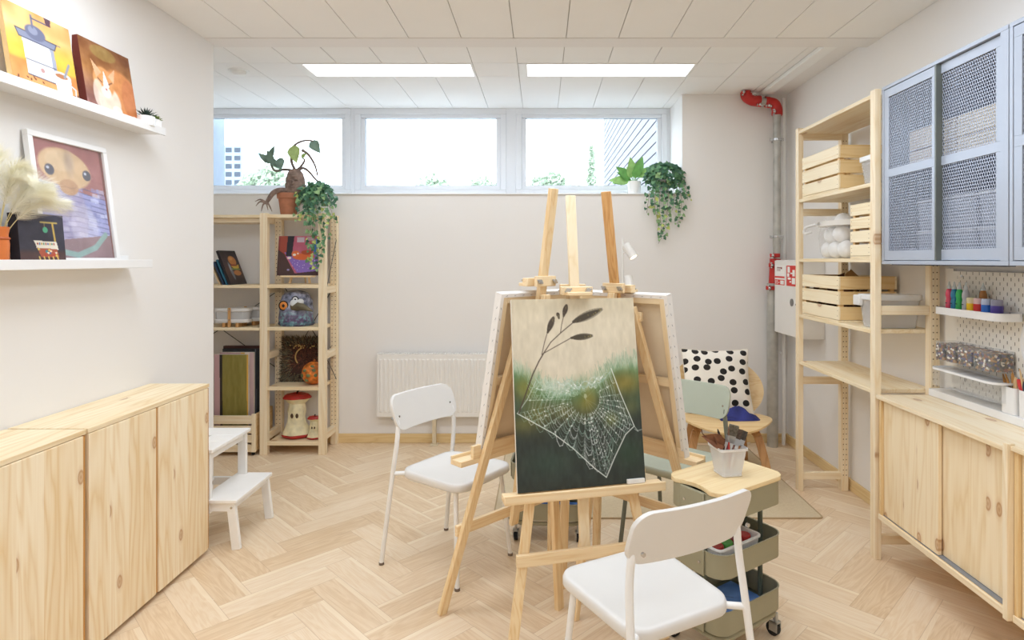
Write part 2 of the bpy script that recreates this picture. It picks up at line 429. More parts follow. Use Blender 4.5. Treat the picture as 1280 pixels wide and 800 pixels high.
struct(MB().box(-3.15, XL, YF, 3.58, 0, 2.80), 'wall_left', WALL)
struct(MB().box(-3.15, -3.05, 3.58, 5.35, 0, 2.80), 'wall_alcove', WALL)
struct(MB().box(XR, XR+0.1, YF, 5.35, 0, 2.80), 'wall_right', WALL)
struct(MB().box(-3.15, XR+0.1, YF-0.1, YF, 0, 2.80), 'wall_front', WALL)
struct(MB().box(-3.05, 1.11, YB, 5.32, 0, 1.956), 'wall_back', WALL)
struct(MB().box(1.11, XR, YB, 5.32, 0, 2.80), 'wall_back_right', WALL)
SILL = mat('window sill laminate', 'F0F1F2', 0.4, var=0.004)
struct(MB().box(-3.05, 1.108, YB-0.012, 5.25, 1.956, 1.966), 'trim_1', SILL, bevel=0.003)

# ceiling: white mineral tiles, 300 mm wide, laid over a recessed backing
TILE = mat('ceiling tile', 'F3F1EE', 0.9, var=0.01, scale=2, bump=0.1, bscale=300)
GROOVE = mat('ceiling tile joint', 'C9C3BC', 0.9)
def ceiling(name, x0, x1, y0, y1, z, seams, holes):
    b = MB(); b.box(x0, x1, y0, y1, z+0.012, z+0.06); b.k = 1
    xs = [x0]; k = math.ceil((x0+0.16)/0.3)
    while -0.16+0.3*k < x1: 
        if -0.16+0.3*k > x0+0.02: xs.append(-0.16+0.3*k)
        k += 1
    xs.append(x1); ys = [y0]+[s for s in seams if y0 < s < y1]+[y1]; g = 0.0022
    for a, c in zip(xs[:-1], xs[1:]):
        for d, e in zip(ys[:-1], ys[1:]):
            if any(h[0] <= (a+c)/2 <= h[1] and h[2] <= (d+e)/2 <= h[3] for h in holes): continue
            b.box(a+g, c-g, d+g, e-g, z, z+0.012)
    o = b.build(name, [GROOVE, TILE]); o['kind'] = 'structure'
holes = [(x-0.6, x+0.6, y-0.15, y+0.15) for x, y, z in PANELS[:2]]
ceiling('ceiling', -3.15, 1.70, 3.62, 5.35, ZC, [4.04, 4.34], holes)
ceiling('ceiling_front', XL, XR, YF, 3.48, ZF, [-1.6, -1.0, 0.0, 0.6, 1.9, 2.5], [(x-0.6, x+0.6, y-0.3, y+0.3) for x, y, z in PANELS[2:]])
struct(MB().box(-3.15, XR, 3.48, 3.62, ZF-0.003, ZF+0.1), 'ceiling_beam', WALL)
b = MB(); b.box(1.70, XR, 3.62, 5.35, ZC-0.002, ZC+0.06)
struct(b, 'ceiling_plaster', WALL)
struct(MB().box(1.695, 1.78, 3.62, YB, ZC-0.03, ZC-0.003), 'trim_2', WHITEM, bevel=0.004)
LAMP = mat('lit light panel', 'FFFFFF', 0.6, emit=2.2, var=0)
def panel(x, y, z, d, label):
    r = empty('ceiling_light', (x, y, z), 0, 0, label, 'ceiling light', 'recessed ceiling light panels')
    h = d/2; w_ = 0.597
    b = MB(); b.box(-w_, w_, -h, -h+0.014, -0.004, 0.006).box(-w_, w_, h-0.014, h, -0.004, 0.006)
    b.box(-w_, -w_+0.014+(0.045 if d < 0.4 else 0), -h+0.014, h-0.014, -0.004, 0.006).box(w_-0.014, w_, -h+0.014, h-0.014, -0.004, 0.006)
    b.build('frame', WHITEM, r); MB().box(-w_+0.014+(0.045 if d < 0.4 else 0), w_-0.014, -h+0.014, h-0.014, 0.0, 0.006).build('diffuser', LAMP, r)
NM = ['long lit ceiling panel above the leftmost two windows', 'long lit ceiling panel above the right-hand window, nearer the red pipe', 'added unseen fill light panel over the left side, above the easels',
      'added unseen fill light panel over the right side, above the cart', 'added unseen fill light panel above the photographer, left one', 'added unseen fill light panel above the photographer, right one', 'rearmost added fill light panel, unseen behind the photographer']
for i, (x, y, z) in enumerate(PANELS): panel(x, y, z, 0.297 if i < 2 else 0.597, NM[i])
# smoke detector dome by the left window
r = empty('smoke_detector', (-2.09, 4.2, ZC), 0, 0, 'small round white smoke detector on the ceiling above the left window', 'smoke detector')
MB().lathe([(0.0, -0.03), (0.03, -0.03), (0.045, -0.02), (0.05, 0.0)], 28).build('body', WHITEM, r)
MB().lathe([(0.05, -0.004), (0.065, -0.003), (0.066, 0)], 28).build('base_ring', WHITEM, r)

# windows
FRAME = mat('window frame plastic', 'E9EBEF', 0.35, var=0.004)
GLASS = see('window glass', 'F6FAFF', 0.04, 0.02)
def window(i, x0, x1):
    z0, z1, ya, yb = 1.966, ZC, 5.24, 5.32; f = 0.05; s = 0.034
    b = MB(); b.box(x0, x1, ya, yb, z0, z0+f+0.03).box(x0, x1, ya, yb, z1-f, z1).box(x0, x0+f, ya, yb, z0+f+0.03, z1-f).box(x1-f, x1, ya, yb, z0+f+0.03, z1-f)
    o = b.build('window_%d' % i, FRAME, bevel=0.004); o['kind'] = 'structure'
    a, c, d, e = x0+f, x1-f, z0+f+0.03, z1-f
    b = MB(); b.box(a, c, ya+0.014, yb-0.01, d, d+s+0.004).box(a, c, ya+0.014, yb-0.01, e-s+0.004, e).box(a, a+s, ya+0.014, yb-0.01, d+s, e-s).box(c-s, c, ya+0.014, yb-0.01, d+s, e-s)
    b.build('window_sash', FRAME, o, bevel=0.003)
    b = MB(); g = 0.004; ax, cx, dz, ez = a+s, c-s, d+s+0.004, e-s+0.004
    b.box(ax, cx, 5.275, 5.277, ez-g, ez).box(ax, cx, 5.275, 5.277, dz, dz+g).box(ax, ax+g, 5.275, 5.277, dz, ez).box(cx-g, cx, 5.275, 5.277, dz, ez)
    b.build('window_gasket', mat('grey gasket', '7E8A96', 0.6), o)
    MB().box(ax, cx, 5.280, 5.284, dz, ez).build('window_pane', GLASS, o)
window(1, -2.996, -1.645); window(2, -1.611, -0.305); window(3, -0.222, 1.085)
b = MB(); b.box(-1.645, -1.611, 5.25, 5.32, 1.966, ZC).box(-0.305, -0.222, 5.25, 5.32, 1.966, ZC).box(1.085, 1.11, 5.25, 5.32, 1.966, ZC).box(-3.05, -2.996, 5.25, 5.32, 1.966, ZC)
struct(b, 'trim_3', FRAME)
# outside: reveals of the facade, siding of the wing wall, trees, far block
struct(MB().box(-3.5, -2.95, 5.33, 5.66, 1.2, 3.2).box(1.12, 1.30, 5.33, 5.70, 1.2, 3.2), 'wall_outside', mat('outside render', '9AA6B4', 0.9))
b = MB(); b.box(-140, 60, 5.4, 200, 1.60, 1.70); struct(b, 'ground', mat('paving outside', 'A9ABAA', 0.95, var=0.04, scale=3))
b = MB(); b.box(1.33, 1.6, 5.70, 12.75, 1.7, 6.5); b.k = 1
z = 1.7; k = 0
R = random.Random(8)
while z < 6.4:
    y = 5.70+R.random()*1.2
    ya = 5.70
    while ya < 12.75:
        yb = min(12.75, y); b.box(1.30, 1.33, ya+0.006, yb-0.006, z+0.0095, z+0.1105); ya = yb; y = yb+1.6+R.random()*1.4
    z += 0.12
o = b.build('siding_wall', [mat('siding shadow gap', '121315', 0.9), mat('pale siding board', '85858A', 0.8, var=0.03)]); o['kind'] = 'structure'
def leafcloud(b, c, rx, ry, rz, n, s, R, flat=0.0):
    for _ in range(n):
        while True:
            d = Vector((R.uniform(-1, 1), R.uniform(-1, 1), R.uniform(-1, 1)))
            if 0.35 < d.length < 1: break
        p = Vector(c)+Vector((d.x*rx, d.y*ry, d.z*rz)); u = Vector((R.gauss(0, 1), R.gauss(0, 1), R.gauss(0, 1))).normalized(); v = u.orthogonal().normalized()
        w_ = u.cross(v); k = s*R.uniform(0.6, 1.3)
        b.add([p-v*k, p+w_*k*0.45, p+v*k, p-w_*k*0.45], [(0, 1, 2, 3)])
OUTLEAF = mat('sunlit outdoor foliage', 'B4C2AA', 0.8, var=0.15, scale=4); BARK = mat('tree bark', '8A8078', 0.9)
def tree(x, y, h, rw, label, conifer=False, seed=1):
    r = empty('garden_tree', (x, y, 1.7), 0, 0, label, 'tree', 'trees outside the windows'); R = random.Random(seed)
    b = MB()
    if conifer:
        for i in range(9):
            t = i/8; leafcloud(b, (0, 0, h*(0.25+0.72*t)), rw*(1-t*0.85), rw*(1-t*0.85), h*0.07, 170, 0.09, R)
    else:
        for i in range(9):
            leafcloud(b, (R.uniform(-rw, rw)*0.7, R.uniform(-rw, rw)*0.6, h*R.uniform(0.35, 0.90)), rw*0.55, rw*0.5, h*0.16, 420, 0.11, R)
    b.build('crown', OUTLEAF, r, smooth=0)
    MB().tube([(0, 0, 0), (0.03, 0, h*0.4), (0, 0.03, h*0.8)], [0.16, 0.12, 0.04], 8).build('trunk', BARK, r)
tree(-9.55, 20.5, 3.5, 0.85, 'round leafy tree seen through the left window beside the grey block', seed=2)
tree(-3.9, 19.5, 2.7, 0.95, 'taller round leafy tree low in the middle window', seed=3)
tree(-2.15, 24.5, 3.0, 0.9, 'low bushy tree at the right edge of the middle window', seed=4)
tree(0.0, 18.5, 2.5, 0.8, 'low leafy tree at the left edge of the right-hand window', seed=5)
tree(1.0, 22.0, 2.6, 0.7, 'small round tree between the bush and the conifer in the right-hand window', seed=6)
tree(1.49, 18.0, 3.0, 0.30, 'slim conifer in the right-hand window beside the siding', True, 7)
r = empty('apartment_block', (-78.3, 150, 1.7), 0, 0, 'grey apartment block far outside, in the left corner of the left window', 'building')
MB().box(-4.5, 4.5, 0, 10, 0, 28).build('facade', mat('far facade', '8B949E', 0.9), r)
wm = mat('far window glass', '2E3A48', 0.3)
for i in range(4):
    for j in range(12):
        b = MB(); b.box(-0.75, 0.75, -0.05, 0.1, 0, 1.15); o = b.build('window', wm, r); o.location = (-3.2+i*2.15, 0, 4.3+j*2.0)

# baseboards
BASE = wood('baseboard oak', 'x', 'y', light='E9CF9C', dark='D8B77F', rings=10)
BASEY = wood('baseboard oak side', 'y', 'x', light='E9CF9C', dark='D8B77F', rings=10)
struct(MB().box(-3.05, XR, YB-0.014, YB, 0, 0.072), 'baseboard_back', BASE, bevel=0.002)
struct(MB().box(XR-0.014, XR, YF, YB-0.014, 0, 0.072), 'baseboard_right', BASEY, bevel=0.002)
# rug
N = NT('woven sisal'); v = N.coords((1, 1, 1)); wv = N.n('ShaderNodeTexWave'); wv.inputs['Scale'].default_value = 60; wv.inputs['Distortion'].default_value = 1.0; N.l(v, wv.inputs[0])
wv2 = N.n('ShaderNodeTexWave', bands_direction='Y'); wv2.inputs['Scale'].default_value = 60; wv2.inputs['Distortion'].default_value = 1.0; N.l(v, wv2.inputs[0])
f = N.math('MULTIPLY', N.math('ADD', wv.outputs[1], wv2.outputs[1]), 0.5); f = N.math('ADD', N.math('MULTIPLY', f, 0.6), N.math('MULTIPLY', N.noise(v, 90), 0.4))
N.l(N.ramp(f, [(0.2, 'C2AE8C'), (0.8, 'E2D3B6')]), N.b.inputs['Base Color']); N.b.inputs['Roughness'].default_value = 0.95
bn = N.n('ShaderNodeBump'); bn.inputs['Strength'].default_value = 0.5; bn.inputs['Distance'].default_value = 0.003; N.l(f, bn.inputs['Height']); N.l(bn.outputs[0], N.b.inputs['Normal'])
RUGM = N.m
r = empty('rug', (0.65, 4.04, 0), 0, 0, 'flat woven beige rug under the pale green chair and the wooden armchair', 'rug')
MB().prism(rrect(1.83, 1.31, 0.025, 3), 0, 0.007).build('rug_body', RUGM, r)
b = MB(); o_ = rrect(1.845, 1.325, 0.03, 3); i_ = rrect(1.828, 1.308, 0.025, 3); k = len(o_)
b.add([(p[0], p[1], z) for o2, z in ((o_, 0), (o_, 0.008), (i_, 0.008), (i_, 0)) for p in o2], [(i*k+j, i*k+(j+1) % k, (i+1)*k+(j+1) % k, (i+1)*k+j) for i in range(3) for j in range(k)])
b.build('rug_binding', mat('rug binding', 'BBA382', 0.9), r)

# ================================================================== LEFT WALL
def left_cabinet(y0, label, near):
    r = empty('pine_cabinet', (XL, y0, 0), 0, 0, label, 'cabinet', 'knotty pine cabinets along the left wall')
    b = MB(); W_ = 0.80; D = 0.298; H = 0.832
    b.box(0.003, D-0.02, 0.0, 0.018, 0.02, H-0.018).box(0.003, D-0.02, W_-0.018, W_, 0.02, H-0.018).box(0.003, D-0.02, 0.018, W_-0.018, 0.02, 0.04).box(0.003, 0.01, 0.018, W_-0.018, 0.04, H-0.018)
    b.build('carcass', DOORL, r, bevel=0.0015)
    MB().box(0.003, D-0.002, 0, W_, H-0.018, H).build('top_panel', wood('knotty pine top', 'y', 'x', 0.1, light='F6E6C6', dark='E2C595', knots=0.2), r, bevel=0.002)
    MB().box(0.03, D-0.05, 0.03, W_-0.03, 0, 0.02).build('gap_shade', mat('dark plinth', '4A4038', 0.8), r)  # dark block stands in for the shadow gap under the cabinet
    for k in range(2):
        ya = 0.0015+k*0.4; d = MB(); d.box(0, 0.018, 0, 0.382, 0, 0.79); o = d.build('door', DOORL, r, bevel=0.002); o.location = (D-0.018, ya, 0.022)
        MB().box(0.0, 0.012, 0.3825, 0.3975, 0.002, 0.788).build('door_edge_strip', mat('orange edge', 'CC9450', 0.6), o)
    return r
left_cabinet(2.195, 'knotty pine cabinet with both doors in view, beside the white step stool', False)
left_cabinet(1.385, 'knotty pine cabinet nearest the camera, cut off by the left edge of the photo', True)

# step stool
r = empty('step_stool', (-1.93, 3.01, 0), 0, 0, 'white painted two-step wooden stool beside the far end of the pine cabinets', 'step stool')
SW = mat('white painted wood', 'F3F1EE', 0.45, var=0.012, bump=0.05, bscale=150)
b = MB(); 
# top step with slot
b.box(0.0, 0.30, 0, 0.14, 0.482, 0.50).box(0.0, 0.30, 0.26, 0.40, 0.482, 0.50).box(0, 0.13, 0.14, 0.26, 0.482, 0.50).box(0.16, 0.30, 0.14, 0.26, 0.482, 0.50)
b.build('top_step', SW, r, bevel=0.003)
MB().box(0.225, 0.42, 0, 0.40, 0.232, 0.25).build('lower_step', SW, r, bevel=0.003)
for y in (0.018, 0.382):
    MB().bar((0.262, y, 0.482), (0.262, y, 0.18), 0.045, 0.022, (0, 1, 0)).build('leg', SW, r, bevel=0.002)
    MB().bar((0.385, y, 0.232), (0.412, y, 0.0), 0.042, 0.022, (0, 1, 0)).build('leg', SW, r, bevel=0.002)
    MB().bar((0.04, y, 0.482), (0.02, y, 0.0), 0.045, 0.022, (0, 1, 0)).build('leg', SW, r, bevel=0.002)
    MB().box(0.03, 0.28, y-0.009, y+0.009, 0.44, 0.482).build('upper_rail', SW, r, bevel=0.002)
    MB().box(0.03, 0.40, y-0.009, y+0.009, 0.19, 0.232).build('lower_rail', SW, r, bevel=0.002)
    sgn = -1 if y < 0.2 else 1
    q = MB()
    for sx, sz in ((0.262, 0.455), (0.39, 0.21), (0.262, 0.21)): q.cyl((sx, y+sgn*0.011, sz), (sx, y+sgn*0.014, sz), 0.006, n=12)
    q.build('screw', CHROME, r)
MB().box(0.255, 0.272, 0.03, 0.37, 0.44, 0.482).build('front_rail', SW, r, bevel=0.002)
MB().box(0.385, 0.40, 0.03, 0.37, 0.20, 0.232).build('step_rail', SW, r, bevel=0.002)
MB().cyl((0.10, 0.02, 0.22), (0.10, 0.38, 0.22), 0.008).build('stretcher', SW, r)

# picture ledges
def ledge(z, y0, y1, label):
    r = empty('picture_ledge', (XL, y0, z), 0, 0, label, 'shelf', 'white picture ledges on the left wall'); L = y1-y0
    MB().box(0.0, 0.12, 0, L, -0.014, 0).build('shelf_board', WHITE, r, bevel=0.0015)
    MB().box(0.112, 0.122, 0, L, -0.020, 0.016).build('front_lip', WHITE, r, bevel=0.0015)
    MB().box(0.0, 0.010, 0, L, 0.0, 0.035).build('back_rail', WHITE, r, bevel=0.0015)
ledge(2.058, 1.78, 2.93, 'white picture ledge, the upper of the two, with two orange paintings and succulents')
ledge(1.425, 1.68, 2.83, 'white picture ledge, the lower of the two, with the framed picture and dark canvas')

# coffee grinder painting
p = Pic(110, 110, 'F2C068'); p.vgrad([(0, 'E9A766'), (0.25, 'F0C07C'), (0.5, 'F6C64B'), (0.62, 'F4B743'), (0.66, 'DE8A45'), (1, 'E9A46A')]); p.noise(0.16, 4, 5)
p.line([(0.22, 0.32), (0.80, 0.30)], 0.012, '6E6E80'); p.poly([(0.22, 0.36), (0.68, 0.36), (0.70, 0.80), (0.24, 0.80)], 'EFEFF4')
p.poly([(0.62, 0.36), (0.68, 0.36), (0.70, 0.80), (0.64, 0.80)], '9FA3B4'); p.poly([(0.14, 0.28), (0.74, 0.30), (0.70, 0.38), (0.18, 0.37)], '8489A0'); p.line([(0.14, 0.28), (0.74, 0.30), (0.70, 0.38), (0.18, 0.37), (0.14, 0.28)], 0.012, '3A3A4C')
p.ell(0.43, 0.26, 0.15, 0.09, '6A6E88'); p.ell(0.40, 0.24, 0.07, 0.05, '9A9EB4', 0.7); p.line([(0.40, 0.2), (0.40, 0.06)], 0.03, '6A6E88'); p.line([(0.40, 0.09), (0.66, 0.09)], 0.02, '5A5E76'); p.poly([(0.60, 0.0), (0.70, 0.0), (0.69, 0.10), (0.62, 0.10)], '5C3E4C')
p.line([(0.24, 0.62), (0.68, 0.62)], 0.010, '2E2E3C'); p.ell(0.46, 0.70, 0.03, 0.03, 'B58A86'); p.line([(0.24, 0.80), (0.70, 0.81)], 0.016, '4A4652')
p.poly([(0.62, 0.66), (0.90, 0.68), (0.88, 0.97), (0.66, 0.97)], 'E8E6EC'); p.ell(0.76, 0.68, 0.14, 0.05, 'F1EEF2'); p.ell(0.75, 0.685, 0.10, 0.03, 'B0744A'); p.line([(0.80, 0.68), (0.90, 0.50)], 0.035, '8F93A0'); p.line([(0.88, 0.76), (0.96, 0.80), (0.94, 0.92), (0.87, 0.93)], 0.02, 'D9D8E2')
R = random.Random(5)
for _ in range(22): p.ell(R.uniform(0.06, 0.5) if _ < 16 else R.uniform(0.9, 1), R.uniform(0.82, 0.97), 0.018, 0.012, '6E3F22', rot=R.random()*3)
canvas('coffee_grinder_painting', p, 0.31, 0.315, 0.018, (-1.862, 2.30, 2.059), PI/2, math.radians(-9), 'EFC98E', 'orange and yellow canvas of a coffee grinder and cup on the upper ledge')
# cat painting
p = Pic(110, 110, '9A5A35'); p.vgrad([(0, '8E5A36'), (0.4, 'B07840'), (0.75, '8A5A4C'), (1, '7A4A48')]); p.noise(0.22, 4, 9)
p.ell(0.45, 0.12, 0.25, 0.10, 'A8924E', 0.6); p.ell(0.70, 0.62, 0.34, 0.34, 'D98E50'); p.ell(0.88, 0.66, 0.16, 0.30, 'CF7E48'); p.ell(0.45, 0.78, 0.22, 0.22, 'EBD6C0'); p.ell(0.38, 0.52, 0.20, 0.20, 'DF9A5C')
p.poly([(0.18, 0.26), (0.36, 0.40), (0.24, 0.50)], 'E7B48A'); p.poly([(0.64, 0.28), (0.58, 0.50), (0.48, 0.42)], 'E7B48A'); p.poly([(0.40, 0.36), (0.48, 0.56), (0.42, 0.66), (0.36, 0.58)], 'F5EDE4'); p.ell(0.40, 0.66, 0.10, 0.08, 'F2E6DA'); p.ell(0.41, 0.62, 0.02, 0.015, 'C07070')
p.line([(0.27, 0.50), (0.34, 0.54)], 0.015, '6E3A2C'); p.line([(0.47, 0.54), (0.54, 0.50)], 0.015, '6E3A2C'); p.ell(0.25, 0.72, 0.10, 0.2, 'EAD8C8', 0.8); p.ell(0.58, 0.88, 0.10, 0.07, 'F3E8DC'); p.ell(0.93, 0.92, 0.05, 0.04, 'F3E8DC'); p.noise(0.06, 14, 4)
canvas('cat_painting', p, 0.31, 0.315, 0.03, (-1.862, 2.655, 2.059), PI/2, math.radians(-9), '6E2E22', 'brown canvas of a resting ginger cat, next to the succulents')

# succulents
POTW = mat('white ceramic', 'F1F0EE', 0.25, var=0.01)
def succulent(x, y, z, label, spiky, col, r0):
    r = empty('succulent', (x, y, z), 0, 0, label, 'potted plant', 'tiny succulents on the upper ledge')
    MB().lathe([(r0*0.75, 0), (r0, 0.004), (r0*1.02, 0.046), (r0*0.9, 0.048), (r0*0.88, 0.04), (0, 0.04)], 24).build('pot', POTW, r)
    b = MB(); R = random.Random(4); n = 26 if spiky else 30
    for i in range(n):
        a = i*2.4; t = i/n; L = (0.062 if spiky else 0.040)*(1-0.25*t); e = (0.25+1.1*t) if spiky else (0.1+1.2*t)
        d = Vector((math.cos(a)*math.cos(e), math.sin(a)*math.cos(e), math.sin(e))); s = Vector((-math.sin(a), math.cos(a), 0)); w_ = 0.005 if spiky else 0.009
        p0 = Vector((0, 0, 0.042)); up = s.cross(d)
        pts = [p0+s*w_*0.6, p0-s*w_*0.6, p0+d*L*0.5-s*w_, p0+d*L*0.5+s*w_, p0+d*L, p0+d*L*0.5-up*w_*0.6]
        b.add(pts, [(0, 1, 2, 3), (3, 2, 4), (1, 0, 5), (0, 3, 5), (2, 1, 5), (3, 4, 5), (4, 2, 5)])
    b.build('leaves', mat('succulent '+col, col, 0.5, var=0.15, scale=40), r, smooth=0)
succulent(-1.838, 2.825, 2.060, 'tiny dark spiky succulent in a round white pot, beside the cat painting', True, '3C4E44', 0.036)
succulent(-1.842, 2.895, 2.060, 'tiny light green rosette succulent in a white pot at the end of the upper ledge', False, '7F8F4E', 0.028)

# framed picture
p = Pic(120, 150, 'A56A62'); p.vgrad([(0, 'A4605C'), (0.35, 'A86A66'), (1, '9A6E74')])
for i in range(9): p.line([(0, 0.04+i*0.05), (1, 0.10+i*0.052)], 0.004, '8A4A4A', 0.5)
p.poly([(0.0, 0.34), (1.0, 0.46), (1.0, 0.80), (0.0, 0.86)], '9FA2D6')
for i in range(11):
    yy = 0.36+i*0.045; p.line([(0, yy+0.03), (0.5, yy+0.0), (1, yy+0.055)], 0.006, '4E4C80'); 
    R = random.Random(i)
    for k in range(6):
        xx = R.random(); p.poly([(xx, yy), (xx+0.12, yy+0.01), (xx+0.12, yy+0.045), (xx, yy+0.035)], ['B9C2EE', '8B8FCC', 'D8DDF6'][k % 3], 0.6)
p.ell(0.42, 0.62, 0.24, 0.30, 'B7A2B8', 0.45); p.ell(0.60, 0.72, 0.2, 0.2, 'E9E4F0', 0.35)
p.poly([(0.0, 0.86), (1, 0.78), (1, 1), (0, 1)], '94747A'); p.line([(0.15, 0.93), (0.45, 0.97), (0.72, 0.9), (0.9, 0.78)], 0.05, '8FB0AC')
p.ell(0.42, 0.22, 0.36, 0.17, 'D9B68A', 1, 0.12, 0.05); p.ell(0.36, 0.16, 0.2, 0.09, 'E2C49C'); p.ell(0.48, 0.16, 0.06, 0.10, '9C8474', 0.6, soft=0.5); p.ell(0.44, 0.38, 0.13, 0.07, 'C79C74')
for cx, cy in ((0.20, 0.25), (0.72, 0.25)): p.ell(cx, cy, 0.062, 0.047, '4A4656'); p.ell(cx-0.02, cy-0.015, 0.02, 0.012, 'C8CCDC')
p.line([(0.38, 0.375), (0.46, 0.39), (0.54, 0.375)], 0.006, '8E6A58', 0.6); p.poly([(0.95, 0), (1, 0), (1, 1), (0.98, 1)], '7A3C30'); p.noise(0.08, 10, 3)
r = empty('framed_picture', (-1.845, 2.455, 1.426), PI/2, math.radians(-7.5), 'large white-framed picture of a puppy face over blue roof tiles on the lower ledge', 'framed picture')
b = MB(); fw = 0.022
b.box(-0.205, 0.205, -0.006, 0.016, 0, fw).box(-0.205, 0.205, -0.006, 0.016, 0.505-fw, 0.505).box(-0.205, -0.205+fw, -0.006, 0.016, fw, 0.505-fw).box(0.205-fw, 0.205, -0.006, 0.016, fw, 0.505-fw)
b.build('frame', WHITE, r, bevel=0.0015)
MB().box(-0.183, 0.183, 0.006, 0.012, 0.02, 0.485).build('backing', mat('backing board', 'C9B9A8', 0.8), r)
picmesh('picture', p, 0.366, 0.461, r, y=0.005, z0=0.022)
MB().box(-0.183, 0.183, -0.001, 0.001, 0.022, 0.483).build('glazing', see('picture glass', 'FFFFFF', 0.05, 0.03), r)
# small dark canvas
p = Pic(80, 80, '35323E'); p.vgrad([(0, '3A3848'), (0.7, '34303C'), (0.78, '4C3432'), (1, '563A36')]); p.noise(0.05, 6, 2)
p.line([(0.48, 0.17), (0.84, 0.17)], 0.03, 'C9B05E'); p.line([(0.74, 0.18), (0.78, 0.62)], 0.04, 'C9A850'); p.line([(0.56, 0.18), (0.56, 0.26)], 0.01, 'C9B05E'); p.ell(0.57, 0.32, 0.055, 0.06, '57B08A')
p.poly([(0.30, 0.54), (0.80, 0.55), (0.84, 0.72), (0.78, 0.70), (0.36, 0.70), (0.34, 0.62)], 'E9E2D2'); R = random.Random(2)
for i in range(9): p.ell(0.38+i*0.045, 0.60, 0.016, 0.022, ['A03A2C', '3A5A9A', 'C9A23A', '3E7E5A'][i % 4])
p.poly([(0.36, 0.68), (0.80, 0.70), (0.84, 0.86), (0.44, 0.86)], 'B0563A'); 
for i in range(14): p.ell(R.uniform(0.38, 0.8), R.uniform(0.70, 0.84), 0.025, 0.02, ['E6C85A', '3E8A8E', 'C2402E', 'F0E6CC', '3C6EB0'][i % 5])
for i in range(5): p.line([(0.40+i*0.10, 0.86), (0.42+i*0.10, 0.94)], 0.03, 'E3C36A')
canvas('market_stall_painting', p, 0.205, 0.185, 0.035, (-1.833, 2.243, 1.426), PI/2, math.radians(-5), '2A2730', 'small dark canvas of a market stall in front of the white-framed picture')
# vase with pampas
r = empty('vase', (-1.865, 2.085, 1.426), 0, 0, 'orange terracotta vase at the left edge of the photo on the lower ledge', 'vase')
MB().lathe([(0.026, 0), (0.031, 0.006), (0.032, 0.07), (0.028, 0.10), (0.031, 0.118), (0.031, 0.128), (0.024, 0.128), (0.022, 0.02), (0, 0.02)], 28).build('body', mat('orange ceramic', 'D5763A', 0.45, var=0.05), r)
MB().lathe([(0.0322, 0.084), (0.034, 0.088), (0.0322, 0.092)], 28).build('band', mat('orange ceramic dark', 'B55A28', 0.45), r)
r = empty('pampas_grass', (-1.865, 2.085, 1.45), 0, 0, 'pale yellow feathery pampas grass plumes in the orange vase', 'dried grass')
R = random.Random(11)
N = NT('pampas fibre'); N.l(N.ramp(N.noise(N.coords(), 14), [(0.3, 'F6F0D8'), (0.7, 'FDFBF0')]), N.b.inputs['Base Color']); N.b.inputs['Roughness'].default_value = 0.9; PAMP = N.m
for (ex, ey, ez) in ((0.07, 0.13, 0.27), (0.10, 0.17, 0.21), (0.05, 0.05, 0.33), (0.03, -0.04, 0.36), (0.10, 0.10, 0.24), (0.08, 0.02, 0.29)):
    P = smoothpath([(0, 0, 0), (ex*0.15, ey*0.2, ez*0.5), (ex*0.5, ey*0.6, ez*0.9), (ex, ey*1.1, ez*0.98)], 8)
    MB().tube(P, 0.0015, 5).build('stem', mat('pampas stem', 'D8C994', 0.8), r)
    b = MB(); m = len(P)
    for _ in range(1900):
        t = R.uniform(0.42, 1.0); i = min(m-2, int(t*(m-1))); q = P[i].lerp(P[i+1], t*(m-1)-i); d = (P[i+1]-P[i]).normalized()
        o_ = Vector((R.gauss(0, 1), R.gauss(0, 1), R.gauss(0, 1))); o_ = (o_-d*o_.dot(d)).normalized()
        L = 0.085*math.sin(PI*min(1, (t-0.38)/0.62*0.9+0.1))**0.6*R.uniform(0.5, 1.1); e = q+(o_*0.75+d*0.8)*L+Vector((0, 0, -L*0.25)); s = d.cross(o_)*0.00028
        mdp = q.lerp(e, 0.5)+o_*L*0.08
        b.add([q-s, q+s, mdp+s, mdp-s, e], [(0, 1, 2, 3), (3, 2, 4)])
    b.build('plume', PAMP, r, smooth=0)
# ================================================================== BACK SHELVING (open pine shelving in the corner)
def post(x0, x1, y0, y1, z1, parent, m=None, holes=None, name='post'):
    o = MB().box(x0, x1, y0, y1, 0, z1).build(name, m or PINE, parent, bevel=0.002)
    if holes:                                   # two rows of shelf-pin holes on the inner face
        b = MB(); xs, sg, ys = holes
        z = 0.10
        while z < z1-0.05:
            for yy in ys: b.box(xs-0.0006, xs+0.0006, yy-0.0028, yy+0.0028, z-0.0028, z+0.0028)
            z += 0.032
        b.build('pin_holes', mat('drilled hole', '6B4A2C', 0.9), o)
    return o
r = empty('shelving_unit', (0, 0, 0), 0, 0, 'open pine shelving unit against the back wall with masks, paintings and plants', 'shelf')
FY, RY = 4.49, 4.79; TOPZ = 1.775
SH = wood('pine shelf board', 'x', 'y', 0.09, light='F5E4C3', dark='E6CB9C', knots=0.15)
for (a, c_) in ((-1.650, -1.597), (-2.083, -2.027), (-2.965, -2.915)):
    inner = a if a > -2 else c_
    post(a, c_, FY, FY+0.044, TOPZ+0.012, r); post(a, c_, RY-0.044, RY, TOPZ+0.012, r)
